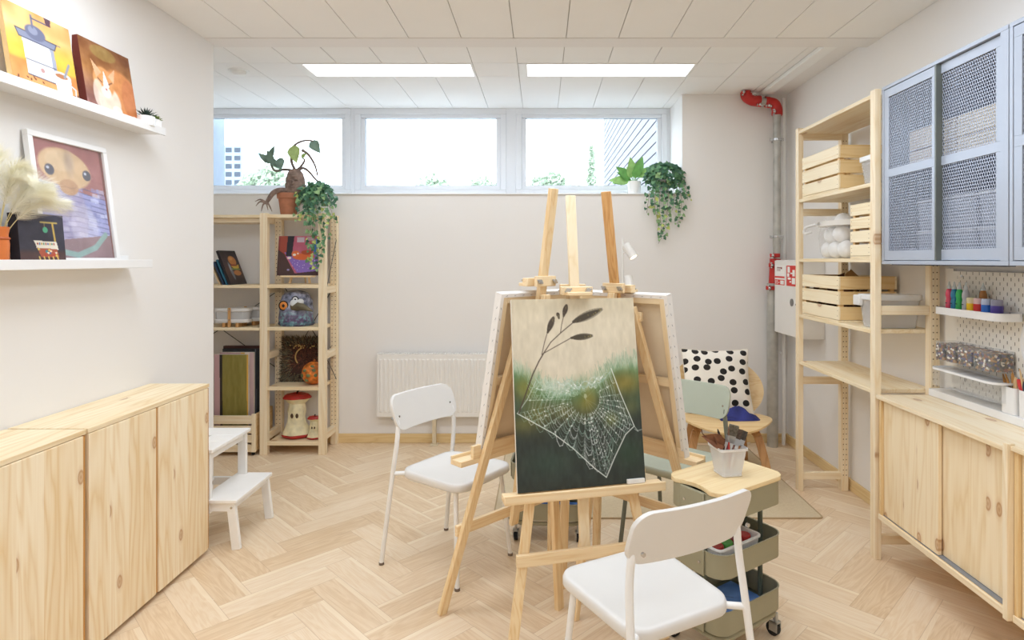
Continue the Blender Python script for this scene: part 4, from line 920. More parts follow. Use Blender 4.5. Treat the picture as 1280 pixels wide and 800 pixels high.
# plants on the window sill
SZ = 1.967
r = empty('ivy_plant', (0.96, 4.88, SZ), 0, 0, 'bushy ivy trailing from the right end of the window sill', 'potted plant')
MB().lathe([(0.05, 0), (0.056, 0.003), (0.066, 0.10), (0.066, 0.11), (0.06, 0.11), (0.058, 0.09), (0, 0.09)], 28).build('pot', POTW, r)
ivy(r, [[(0, 0, 0.1), (-0.03, -0.12, 0.06), (-0.04, -0.14, -0.15), (-0.02, -0.14, -0.32), (-0.05, -0.14, -0.40)], [(0, 0, 0.1), (0.03, -0.12, 0.06), (0.02, -0.14, -0.12), (0.01, -0.14, -0.24), (-0.02, -0.14, -0.33)], [(0, 0, 0.1), (0.10, -0.11, 0.07), (0.13, -0.14, -0.05), (0.12, -0.13, -0.18), (0.10, -0.13, -0.25)],
        [(0, 0, 0.1), (-0.10, -0.11, 0.05), (-0.13, -0.14, -0.08), (-0.14, -0.14, -0.16)], [(0, 0, 0.1), (-0.06, -0.12, 0.05), (-0.08, -0.15, -0.10), (-0.06, -0.14, -0.2)], [(0, 0, 0.1), (0.13, -0.10, 0.10), (0.17, -0.14, 0.0), (0.18, -0.13, -0.06)], [(0, 0, 0.1), (0.06, -0.12, 0.05), (0.07, -0.15, -0.06), (0.06, -0.14, -0.14)]],
    (0.02, -0.03, 0.13, 0.16, 0.13, 0.12, 330), 31)
r = empty('leafy_plant', (0.745, 4.90, SZ), 0, 0, 'broad light green leafy plant in a white pot left of the sill ivy', 'potted plant')
MB().lathe([(0.042, 0), (0.048, 0.003), (0.056, 0.095), (0.056, 0.105), (0.05, 0.105), (0.048, 0.085), (0, 0.085)], 28).build('pot', POTW, r)
b = MB(); st = MB(); R = random.Random(5)
for i, (dx, dz, L, W_) in enumerate(((-0.75, 0.05, 0.17, 0.085), (-0.6, 0.5, 0.15, 0.085), (-0.15, 0.9, 0.15, 0.08), (0.25, 0.85, 0.16, 0.08), (0.6, 0.6, 0.13, 0.07), (-0.45, 0.25, 0.14, 0.075), (-0.9, -0.1, 0.13, 0.07), (0.1, 0.5, 0.12, 0.07), (-0.3, 0.6, 0.10, 0.06))):
    e = Vector((dx*0.06, -0.02+0.01*(i % 3), 0.10+abs(dz)*0.06)); st.tube([(0, 0, 0.08), e], 0.003, 6); b.k = i % 2
    leaf(b, e, (dx, -0.25, dz), (0, -1, 0.4), L, W_)
b.build('leaves', [mat('fresh leaf', '9CCB7A', 0.5, var=0.12, scale=25), mat('fresh leaf deeper', '6FAE5C', 0.5, var=0.12, scale=25)], r); st.build('stems', mat('fresh stem', '8DB86C', 0.6), r)

# radiator
r = empty('radiator', (-1.275, 4.70, 0.0), 0, 0, 'white ribbed panel radiator low on the back wall behind the left chair', 'radiator')
L = 1.0; b = MB(); b.box(0, L, 0.0, 0.010, 0.225, 0.705).box(0, L, 0.06, 0.075, 0.225, 0.705); RAD = mat('radiator enamel', 'EDEBE7', 0.35, var=0.004); b.build('panel', RAD, r, bevel=0.004)
b = MB(); k = 0
while k*0.0333 < L-0.03:
    x = 0.02+k*0.0333; b.add([(x, 0.0, 0.26), (x+0.006, -0.006, 0.27), (x+0.016, -0.006, 0.27), (x+0.022, 0, 0.26), (x, 0, 0.675), (x+0.006, -0.006, 0.665), (x+0.016, -0.006, 0.665), (x+0.022, 0, 0.675)], [(0, 1, 5, 4), (1, 2, 6, 5), (2, 3, 7, 6), (4, 5, 6, 7), (3, 2, 1, 0)]); k += 1
b.build('ribs', RAD, r, smooth=20)
b = MB(); k = 0
b.box(0, L, 0.0, 0.008, 0.705, 0.713).box(0, L, 0.068, 0.076, 0.705, 0.713)
while k*0.02 < L: b.box(k*0.02, k*0.02+0.008, 0.008, 0.068, 0.707, 0.713); k += 1
b.build('top_grille', RAD, r)
MB().box(-0.002, 0.0, 0.0, 0.075, 0.225, 0.713).build('side_cover', RAD, r)
for x in (0.44,):
    MB().box(x-0.014, x+0.014, 0.02, 0.05, 0.0, 0.225).box(x-0.03, x+0.03, 0.0, 0.07, 0.0, 0.008).build('foot', mat('beige radiator foot', 'DCCDB0', 0.5), r, bevel=0.002)
MB().box(0.05, 0.09, 0.075, 0.098, 0.55, 0.60).build('wall_bracket', RAD, r); MB().box(0.9, 0.94, 0.075, 0.098, 0.55, 0.60).build('wall_bracket', RAD, r)

# ================================================================== CHAIRS
def chair(name, loc, rz, shell, tube_m, label, group=None):
    r = empty(name, loc, rz, 0, label, 'chair', group)
    # seat: rounded trapezoid with turned-down edge and a shallow dish
    W1, W2, D, RR = 0.40, 0.36, 0.40, 0.07; n = 7
    base = rrect(1, 1, 0.17, n); ol = [((p[0])*((W1+W2)/2-(W2-W1)/2*(-p[1])*-1*0), p[1]) for p in base]
    def O(s): return [(p[0]*s*((W1+W2)/2+(W1-W2)*(-p[1])*1.0), p[1]*s*D-0.01) for p in base]
    rings = [(O(0.80), 0.419), (O(0.985), 0.419), (O(1.0), 0.424), (O(1.0), 0.442), (O(0.985), 0.4515), (O(0.955), 0.455), (O(0.88), 0.452), (O(0.70), 0.447), (O(0.45), 0.444), (O(0.2), 0.443)]
    k = len(base); b = MB(); vs = [(p[0], p[1], z) for o, z in rings for p in o]; m = len(rings)
    fs = [(i*k+j, i*k+(j+1) % k, (i+1)*k+(j+1) % k, (i+1)*k+j) for i in range(m-1) for j in range(k)]+[tuple(range(k-1, -1, -1)), tuple((m-1)*k+j for j in range(k))]
    b.add(vs, fs); b.build('seat', shell, r, smooth=60)
    # backrest: curved rounded plate
    BW, BH, CR, T = 0.415, 0.158, 0.052, 0.017; nu, nv = 30, 14; z0 = 0.636; b = MB()
    def P(u, v, off):
        zz = v*BH/2; q = max(0, abs(zz)-(BH/2-CR)); hw = BW/2-(CR-math.sqrt(max(0, CR*CR-q*q)))
        x = u*hw; y = 0.198+0.028*(1-(x/(BW/2))**2)*1.0+0.06*(zz/BH); return (x, y+off, z0+BH/2+zz)
    F = [P(-1+2*i/nu, -math.cos(PI*j/nv), -T/2) for j in range(nv+1) for i in range(nu+1)]; Bk = [P(-1+2*i/nu, -math.cos(PI*j/nv), T/2) for j in range(nv+1) for i in range(nu+1)]
    K = (nu+1)*(nv+1); g = lambda i, j: j*(nu+1)+i; fs = []
    for j in range(nv):
        for i in range(nu): fs += [(g(i, j), g(i+1, j), g(i+1, j+1), g(i, j+1)), (K+g(i, j), K+g(i, j+1), K+g(i+1, j+1), K+g(i+1, j))]
    for i in range(nu): fs += [(g(i+1, 0), g(i, 0), K+g(i, 0), K+g(i+1, 0)), (g(i, nv), g(i+1, nv), K+g(i+1, nv), K+g(i, nv))]
    for j in range(nv): fs += [(g(0, j), g(0, j+1), K+g(0, j+1), K+g(0, j)), (g(nu, j+1), g(nu, j), K+g(nu, j), K+g(nu, j+1))]
    b.add(F+Bk, fs); o = b.build('backrest', shell, r, smooth=50, bevel=0.004)
    q = MB()
    for sx in (-1, 1): q.cyl((sx*0.175, 0.190, 0.70), (sx*0.175, 0.200, 0.70), 0.005, n=12).cyl((sx*0.185, 0.225, 0.685), (sx*0.185, 0.2325, 0.685), 0.006, n=12)
    q.build('screw', CHROME, o)
    for sx in (-1, 1):
        MB().tube(smoothpath([(sx*0.222, 0.262, 0.008), (sx*0.205, 0.205, 0.43), (sx*0.197, 0.186, 0.57), (sx*0.190, 0.184, 0.65), (sx*0.187, 0.189, 0.685)], 8), [0.0112]*24+[0.0112-0.0006*i for i in range(9)], 14).build('rear_leg', tube_m, r)
        MB().tube([(sx*0.16, -0.15, 0.432), (sx*0.192, -0.188, 0.008)], 0.0108, 14).build('front_leg', tube_m, r)
        MB().tube([(sx*0.205, 0.204, 0.436), (sx*0.13, 0.14, 0.432)], 0.010, 12).build('seat_bracket', tube_m, r)
        for fx, fy in ((sx*0.222, 0.262), (sx*0.192, -0.188)): MB().cyl((fx, fy, 0), (fx, fy, 0.012), 0.0122, n=14).build('foot_cap', mat('brown foot cap', '7A6A5C', 0.6), r)
    MB().tube([(-0.16, -0.15, 0.412), (0.16, -0.15, 0.412)], 0.008, 10).tube([(-0.16, 0.13, 0.412), (0.16, 0.13, 0.412)], 0.008, 10).tube([(-0.16, -0.15, 0.412), (-0.16, 0.13, 0.412)], 0.008, 10).tube([(0.16, -0.15, 0.412), (0.16, 0.13, 0.412)], 0.008, 10).build('seat_frame', tube_m, r)
    return r
TUBEW = mat('white powder coat', 'EFEEEC', 0.4, var=0.006)
chair('stacking_chair', (-0.416, 2.913, 0), math.radians(56), PLAST, TUBEW, 'white chair left of the easels, in front of the radiator')
chair('stacking_chair', (0.316, 1.846, 0), math.radians(-152), PLAST, TUBEW, 'white chair nearest the camera, seen from behind beside the trolley')
chair('stacking_chair', (0.66, 3.05, 0), math.radians(-41), mat('sage green plastic', 'B1B6A4', 0.4, var=0.01), mat('dark sage tube', '74776A', 0.4), 'pale sage green chair with dark legs behind the easels')

# bentwood lounge chair
BW = wood('bentwood oak veneer', 'x', 'z', light='EBCF9D', dark='D6AE74', rough=0.4, rings=10)
BWD = wood('bentwood oak leg', 'z', 'x', light='C99A66', dark='A87848', rough=0.45, rings=10)
r = empty('lounge_chair', (1.22, 4.12, 0.013), math.radians(-6), 0, 'low round bentwood armchair with the spotted cushion in the back right corner', 'armchair')
def plate(fn, nr=12, na=48, T=0.012):
    b = MB(); vs = []
    for off in (-T/2, T/2):
        vs.append(fn(0, 0, off))
        for i in range(1, nr+1):
            for j in range(na): vs.append(fn(i/nr, 2*PI*j/na, off))
    K = 1+nr*na; g = lambda i, j, s: s*K+(0 if i == 0 else 1+(i-1)*na+j % na); fs = []
    for s in (0, 1):
        for j in range(na):
            t = (g(0, 0, s), g(1, j, s), g(1, j+1, s)); fs.append(t if s else t[::-1])
            for i in range(1, nr):
                t = (g(i, j, s), g(i+1, j, s), g(i+1, j+1, s), g(i, j+1, s)); fs.append(t if s else t[::-1])
    for j in range(na): fs.append((g(nr, j, 0), g(nr, j+1, 0), g(nr, j+1, 1), g(nr, j, 1)))
    b.add(vs, fs); return b
def seatf(q, a, off):
    x = 0.31*q*math.cos(a); y = 0.29*q*math.sin(a)-0.05; z = 0.355+0.05*max(0, -y)*2-0.55*max(0, -y-0.17)**1.4+0.15*x*x-0.06*max(0, y); return (x, y, z+off)
plate(seatf).build('seat', BW, r, smooth=60)
def backf(q, a, off):
    x = 0.325*q*math.cos(a); v = 0.235*q*math.sin(a); return (x, 0.245-0.42*x*x+v*0.30+off, 0.51+v*0.95)
plate(backf).build('backrest', BW, r, smooth=60)
for sx in (-1, 1):
    P = smoothpath([(sx*0.12, -0.06, 0.330), (sx*0.17, -0.12, 0.318), (sx*0.20, -0.155, 0.28), (sx*0.235, -0.20, 0.13), (sx*0.255, -0.23, 0.0)], 5)
    b = MB()
    for a_, c_ in zip(P[:-1], P[1:]): b.bar(a_, a_+(c_-a_)*1.02, 0.05, 0.022, (0, 1, 0.2))
    b.build('front_leg', BWD, r)
    P = smoothpath([(sx*0.11, 0.10, 0.325), (sx*0.15, 0.16, 0.312), (sx*0.17, 0.19, 0.27), (sx*0.19, 0.23, 0.13), (sx*0.205, 0.26, 0.0)], 5)
    b = MB()
    for a_, c_ in zip(P[:-1], P[1:]): b.bar(a_, a_+(c_-a_)*1.02, 0.05, 0.022, (0, 1, -0.2))
    b.build('rear_leg', BWD, r)
MB().box(-0.05, 0.05, 0.13, 0.27, 0.31, 0.33).bar((0, 0.20, 0.32), (0, 0.262, 0.50), 0.10, 0.018, (0, 1, 0)).build('back_support', BWD, r, bevel=0.004)
# cushion with dots
N = NT('spotted cotton'); v = N.coords((12.6, 2, 14.4)); nz = N.noise(v, 1.2, 2)
vo = N.n('ShaderNodeTexVoronoi'); vo.voronoi_dimensions = '2D'; vo.inputs['Scale'].default_value = 1.0; vo.inputs['Randomness'].default_value = 0.5
sp = N.n('ShaderNodeSeparateXYZ'); N.l(v, sp.inputs[0]); cb = N.n('ShaderNodeCombineXYZ'); N.l(sp.outputs[0], cb.inputs[0]); N.l(sp.outputs[2], cb.inputs[1]); N.l(cb.outputs[0], vo.inputs['Vector'])
f = N.math('LESS_THAN', N.math('ADD', vo.outputs['Distance'], N.math('MULTIPLY', nz, 0.06)), 0.335)
N.l(N.mix(f, lin('F1EBE0'), lin('24211F')), N.b.inputs['Base Color']); N.b.inputs['Roughness'].default_value = 0.9
bn = N.n('ShaderNodeBump'); bn.inputs['Distance'].default_value = 0.01; bn.inputs['Strength'].default_value = 0.4; N.l(N.noise(N.coords(), 9, 2), bn.inputs['Height']); N.l(bn.outputs[0], N.b.inputs['Normal'])
r = empty('cushion', (1.225, 4.20, 0.374), math.radians(-4), math.radians(-19), 'white cushion with black spots standing on the bentwood armchair', 'cushion')
b = MB(); n = 26; vs = []; fs = []
for s in (-1, 1):
    for j in range(n+1):
        for i in range(n+1):
            u = -1+2*i/n; v_ = -1+2*j/n; pinch = 1-0.07*(1-v_*v_)*abs(u)**2; pz = 1-0.07*(1-u*u)*abs(v_)**2
            th = 0.075*(max(0, 1-abs(u)**2.6)*max(0, 1-abs(v_)**2.6))**0.5; wr = 0.004*math.sin(7*u+3*v_)*(1-u*u)
            vs.append((u*0.235*pinch, s*th+wr, 0.23+v_*0.225*pz))
K = (n+1)**2
for j in range(n):
    for i in range(n):
        q_ = (j*(n+1)+i, j*(n+1)+i+1, (j+1)*(n+1)+i+1, (j+1)*(n+1)+i); fs.append(q_); fs.append(tuple(K+x for x in q_[::-1]))
b.add(vs, fs); b.build('cover', N.m, r, smooth=80)
b = MB(); cs = [(-0.235, 0, 0.005), (0.235, 0, 0.005), (0.235, 0, 0.455), (-0.235, 0, 0.455)]
for i in range(4): 
    a_, c_ = Vector(cs[i]), Vector(cs[(i+1) % 4]); mid = (a_+c_)/2; mid += (Vector((0, 0, 0.23))-mid)*0.07; b.tube(smoothpath([a_, mid, c_], 8), 0.003, 6)
b.build('piping', mat('cushion piping', 'E6DFD2', 0.9), r)
# blue cloth on seat
b = MB(); R = random.Random(9); n = 16; vs = []; 
for j in range(n+1):
    for i in range(n+1):
        u = i/n; v_ = j/n; e = math.sin(PI*u)*math.sin(PI*v_); vs.append((u*0.26, v_*0.17, 0.004+0.055*e*(0.5+0.5*math.sin(9*u+7*v_))+0.02*e+0.008*R.random()*e))
fs = [(j*(n+1)+i, j*(n+1)+i+1, (j+1)*(n+1)+i+1, (j+1)*(n+1)+i) for j in range(n) for i in range(n)]
o = MB().add(vs, fs).build('cloth', mat('blue cloth', '2E3478', 0.85, var=0.2), None, smooth=60, loc=(1.17, 3.965, 0.386)); o.rotation_euler = (0, 0, -0.1)
so = o.modifiers.new('s', 'SOLIDIFY'); so.thickness = 0.003; so.offset = 1
tag(o, 'crumpled dark blue cloth on the armchair seat in front of the spotted cushion', 'cloth')
# ================================================================== EASELS
def easel(loc, rz, k, rear, label, ledge_z, hw, mats, top=1.72, tilt=0.0, lay=1.33, bar_z=0.34, sp=0.32):
    """studio easel: two splayed legs, mast, rear leg, crossbar, ledge and top clamp. local -y is the side the canvas stands on"""
    M_leg, M_rail, M_mast = mats
    r = empty('studio_easel', loc, rz, 0, label, 'easel', 'beech studio easels in the middle of the room')
    Y = lambda z: k*z
    hz = 1.24
    for s in (-1, 1):
        MB().bar((s*sp, Y(0), 0.0), (s*0.082, Y(hz), hz), 0.036, 0.022, (0, 1, 0)).build('leg', M_leg, r, bevel=0.002)
    MB().bar((0.01+tilt*0, Y(0.34)+0.026, 0.30), (tilt, Y(top)+0.012, top), 0.040, 0.020, (0, 1, 0)).build('mast', M_mast, r, bevel=0.002)
    MB().bar((tilt*0.8, Y(1.30)+0.045, 1.30), (rear[0], rear[1], 0.0), 0.036, 0.022, (0, 1, 0)).build('rear_leg', M_leg, r, bevel=0.002)
    w_ = sp+(0.082-sp)*bar_z/1.24
    MB().box(-w_-0.03, w_+0.03, Y(bar_z)-0.028, Y(bar_z)-0.011, bar_z-0.022, bar_z+0.022).build('crossbar', M_rail, r, bevel=0.002)
    MB().box(-0.12, 0.12, Y(hz)-0.028, Y(hz)-0.012, hz-0.06, hz-0.02).build('head_block', M_rail, r, bevel=0.003)
    b = MB(); yl = Y(ledge_z)
    b.box(-hw, hw, yl-0.075, yl-0.012, ledge_z-0.022, ledge_z).box(-hw, hw, yl-0.082, yl-0.072, ledge_z-0.022, ledge_z+0.012).box(-hw*0.8, hw*0.8, yl-0.030, yl-0.012, ledge_z, ledge_z+0.05)
    b.build('ledge', M_rail, r, bevel=0.002)
    # top clamp
    c = MB(); yc = Y(lay); c.box(-0.065+tilt*0.7, 0.065+tilt*0.7, yc-0.036, yc-0.004, lay-0.012, lay+0.022).box(-0.05+tilt*0.7, 0.05+tilt*0.7, yc-0.075, yc-0.036, lay-0.012, lay+0.002)
    o = c.build('clamp', M_rail, r, bevel=0.003)
    q = MB()
    for s in (-1, 1):
        q.cyl((s*0.042+tilt*0.7, yc-0.036, lay+0.008), (s*0.042+tilt*0.7, yc-0.052, lay+0.008), 0.009, n=14).bar((s*0.042-0.014+tilt*0.7, yc-0.05, lay+0.002), (s*0.042+0.014+tilt*0.7, yc-0.05, lay+0.014), 0.006, 0.006)
        q.cyl((s*0.042+tilt*0.7, yc+0.02, lay+0.008), (s*0.042+tilt*0.7, yc+0.05, lay+0.008), 0.009, n=14).bar((s*0.042-0.014+tilt*0.7, yc+0.045, lay+0.002), (s*0.042+0.014+tilt*0.7, yc+0.045, lay+0.014), 0.006, 0.006)
    q.build('wing_nut', CHROME, o)
    MB().box(-0.055+tilt*0.7, 0.055+tilt*0.7, yc+0.0225, yc+0.04, lay-0.012, lay+0.03).build('clamp_block', M_rail, r, bevel=0.003)
    return r
yawF = math.atan2(0.24, 0.97)
easel((0.19-0.24*0.048, 2.195+0.97*0.048, 0), yawF, 0.18, (0.017, 0.44), 'pale beech easel in front, holding the spider web painting', 0.575, 0.315, (EASEL, EASELX, EASELP), 1.71, 0.02, 1.311, sp=0.298)
easel((-0.18, 2.70, 0), math.radians(225), 0.20, (-0.045, 0.313), 'beech easel on the left, turned away, with its mast nearest the radiator', 0.64, 0.31, (EASEL, EASELX, EASELD and EASEL), 1.725, 0.035, 1.345)
easel((0.499, 2.806, 0), math.radians(135), 0.20, (0.0, 0.52), 'darker beech easel on the right, turned away, beside the sage green chair', 0.605, 0.31, (EASEL, EASELX, EASELD), 1.725, -0.03, 1.312)

# spider web painting: the writing-free oil on canvas in front
p = Pic(260, 372, 'D9CDB4')
p.vgrad([(0, 'CFC3A8'), (0.12, 'D8CDB5'), (0.30, 'D6CCB6'), (1, 'D6CCB6')]); p.noise(0.05, 5, 1)
R_ = np.random.RandomState(2)
hz = 0.40+0.085*np.exp(-((p.X-0.42)/0.26)**2)-0.055*np.clip((0.16-p.X)/0.16, 0, 1)**1.0-0.05*np.clip((p.X-0.62)/0.2, 0, 1)
nz = Pic(260, 372, '000000'); nz.noise(1, 6, 8); n1 = nz.last; nz.noise(1, 12, 9, 3); n2 = nz.last
fe = np.clip((p.Y-hz+n2*0.03)/0.10+0.5, 0, 1); p.blend(fe**1.2, '8FB399', 0.95)
fe = np.clip((p.Y-hz-0.035+n2*0.03)/0.05+0.5, 0, 1); p.blend(fe, '4F7A56', 0.9)
fe = np.clip((p.Y-hz-0.085+n1*0.04)/0.07+0.5, 0, 1); p.blend(fe, '33463A', 0.95)
fe = np.clip((p.Y-0.62+n1*0.10)/0.16+0.5, 0, 1); p.blend(fe, '262D28', 0.95)
for (cx, cy, rx, ry, c_, a_) in ((0.88, 0.47, 0.16, 0.07, '8E7F35', 0.85), (0.08, 0.47, 0.10, 0.07, '7E7A34', 0.8), (0.18, 0.60, 0.12, 0.09, '7F7A38', 0.6), (0.56, 0.55, 0.10, 0.08, '8A7F35', 0.9), (0.38, 0.60, 0.10, 0.06, '857A36', 0.5), (0.75, 0.66, 0.06, 0.04, '7C7A36', 0.6), (0.92, 0.60, 0.07, 0.05, '6C6C36', 0.5), (0.05, 0.66, 0.10, 0.05, '7A7434', 0.55), (0.25, 0.86, 0.2, 0.07, '344A3C', 0.6), (0.88, 0.84, 0.12, 0.08, '2E4A34', 0.6), (0.50, 0.50, 0.06, 0.06, '3E6A44', 0.5)):
    m_ = np.exp(-(((p.X-cx)/rx)**2+((p.Y-cy)/ry)**2)); p.blend(m_, c_, a_)
p.noise(0.045, 20, 12, 2)
R = random.Random(14)
for _ in range(420):     # soft grass strokes on the horizon
    x = R.random(); h = float(np.interp(x, p.X[0], hz[0])); y0 = h+R.uniform(-0.02, 0.05); L = R.uniform(0.02, 0.06); s = R.uniform(-0.02, 0.02)
    p.line([(x, y0), (x+s, y0-L)], 0.0022, R.choice(['A6C0A8', '7FA287', 'B9CCB4', '5E8462']), 0.45)
# web (centre, rays to frame points, arcs)
C = (0.553, 0.545)
FR = [(0.02, 0.600), (0.125, 0.645), (0.29, 0.715), (0.44, 0.80), (0.60, 0.90), (0.685, 0.955), (0.72, 0.90), (0.79, 0.80), (0.86, 0.735), (0.935, 0.705), (0.88, 0.61), (0.84, 0.53), (0.775, 0.40), (0.66, 0.43), (0.52, 0.47), (0.40, 0.44), (0.25, 0.44), (0.14, 0.47)]
WEB = ['C9D3CE', 'B6C4BC', 'DDE3DF']
p.line([(0.02, 0.6), (0.125, 0.645), (0.29, 0.715), (0.44, 0.80), (0.60, 0.91), (0.685, 0.958), (0.76, 0.86), (0.86, 0.745), (0.935, 0.705), (0.84, 0.53), (0.775, 0.39)], 0.0050, 'DCE2DC', 0.95)
p.line([(0.02, 0.6), (0.10, 0.53), (0.17, 0.44)], 0.004, 'C4CEC6', 0.8); p.line([(0.935, 0.705), (0.96, 0.73), (1.0, 0.725)], 0.004, 'C4CEC6', 0.8); p.line([(0.935, 0.72), (0.965, 0.735)], 0.003, 'C4CEC6', 0.8)
def out(i): 
    a = FR[i % len(FR)]; return a
rays = []
for i in range(len(FR)):
    a, b_ = FR[i], FR[(i+1) % len(FR)]; rays.append(a); rays.append(((a[0]+b_[0])/2, (a[1]+b_[1])/2))
HR = 0.078
def rp_(a, t):
    dx, dy = (a[0]-C[0])*p.asp, a[1]-C[1]; L = math.hypot(dx, dy)+1e-6; q = min(0.95, HR/L); q = q+(1-q)*t
    return (C[0]+(a[0]-C[0])*q, C[1]+(a[1]-C[1])*q)
for k_, a in enumerate(rays):
    if a[1] < 0.5 and k_ % 2: continue
    p.line([rp_(a, 0), a], 0.0020, R.choice(WEB), 0.5 if a[1] > 0.5 else 0.35)
    if R.random() < 0.35: p.line([C, rp_(a, 0)], 0.0014, 'C9D3CE', 0.3)
p.ell(C[0], C[1]-0.015, 0.012, 0.012, 'B9BFA0', 0.7)
for ri in range(16):
    t = 0.02+ri*0.061; m_ = len(rays)
    for i in range(m_):
        a, b_ = rays[i], rays[(i+1) % m_]
        if R.random() < 0.07: continue
        pa = rp_(a, t+R.uniform(-0.012, 0.012)); pb = rp_(b_, t+R.uniform(-0.012, 0.012))
        mx_, my_ = (pa[0]+pb[0])/2, (pa[1]+pb[1])/2
        low = my_ > C[1]+0.04; sag = R.uniform(0.25, 0.6)*math.hypot(pb[0]-pa[0], pb[1]-pa[1])+0.004; up = 1 if low else R.choice([0.6, -0.5, 0.9])
        pm = (mx_+R.uniform(-0.006, 0.006), my_+sag*up)
        c1 = (pa[0]*0.55+pm[0]*0.45, pa[1]*0.55+pm[1]*0.45+sag*0.28*up); c2 = (pb[0]*0.55+pm[0]*0.45, pb[1]*0.55+pm[1]*0.45+sag*0.28*up)
        p.line([pa, c1, pm, c2, pb], R.choice([0.0020, 0.0024, 0.0034]), R.choice(WEB+['A9C2B2', '8FB0A0']), R.uniform(0.35, 0.85) if low else R.uniform(0.25, 0.65))
for _ in range(90):     # loose curls in the upper left of the web
    x, y = R.uniform(0.14, 0.50), R.uniform(0.43, 0.53); s = R.uniform(0.02, 0.05)
    p.line([(x-s, y-s*0.5), (x-s*0.4, y+s*0.2), (x+s*0.4, y+s*0.25), (x+s, y-s*0.4)], 0.0020, R.choice(['CBDACC', 'A9C6AE']), R.uniform(0.3, 0.7))
for _ in range(70):
    x, y = rp_(R.choice(rays), R.uniform(0.05, 0.95)); p.ell(x, y, 0.006, 0.0035, 'E4E8E2', 0.8)
# grass stalk with seed heads
ST = '4A3A30'
p.line([(0.03, 0.60), (0.09, 0.50), (0.15, 0.40), (0.20, 0.335), (0.235, 0.298)], 0.0062, ST); p.line([(0.235, 0.298), (0.30, 0.235), (0.385, 0.185), (0.49, 0.130)], 0.0048, ST); p.line([(0.235, 0.295), (0.33, 0.262), (0.46, 0.217)], 0.0040, ST)
p.line([(0.225, 0.30), (0.25, 0.235), (0.275, 0.185)], 0.0036, ST); p.line([(0.38, 0.186), (0.395, 0.135), (0.41, 0.10)], 0.0036, ST)
def seedhead(a, b_, wd, col, hi):
    L = math.hypot((b_[0]-a[0])*p.asp, b_[1]-a[1]); rot = math.atan2(b_[1]-a[1], (b_[0]-a[0])*p.asp)
    for i in range(26):
        t = i/25; w_ = wd*math.sin(PI*(0.12+0.85*t))**0.7; x, y = a[0]+(b_[0]-a[0])*t, a[1]+(b_[1]-a[1])*t
        p.ell(x, y, w_*0.9/p.asp*0.9, w_*0.75, col, 1, rot, 0.2)
        for s in (-1, 1): p.line([(x, y), (x+(math.cos(rot)*0.014+s*math.sin(-rot)*w_*1.1)/p.asp, y+math.sin(rot)*0.014+s*math.cos(rot)*w_*1.1)], 0.003, col)
        if i % 2: p.ell(x+R.uniform(-1, 1)*w_*0.6, y+R.uniform(0, 1)*w_*0.5, 0.007, 0.004, hi, 0.8, rot)
seedhead((0.49, 0.128), (0.715, 0.065), 0.021, '4A4234', '9A8A4E'); seedhead((0.465, 0.216), (0.62, 0.208), 0.015, '4A4234', '9A8A54'); seedhead((0.278, 0.183), (0.325, 0.11), 0.013, '453A30', '6E6248'); seedhead((0.41, 0.098), (0.435, 0.045), 0.011, '453A30', '6E6248'); seedhead((0.375, 0.108), (0.368, 0.09), 0.007, '453A30', '6E6248')
lean = -math.atan(0.18)
r = canvas('spiderweb_painting', p, 0.508, 0.718, 0.018, (0.158, 2.300, 0.579), yawF, lean, 'E6E0D4', 'large painting of a dewy spider web and grass stalks on the front easel')
MB().box(0.175, 0.245, -0.014, -0.001, 0.0, 0.016).build('title_slip', mat('white slip', 'EDEBE6', 0.7), r)

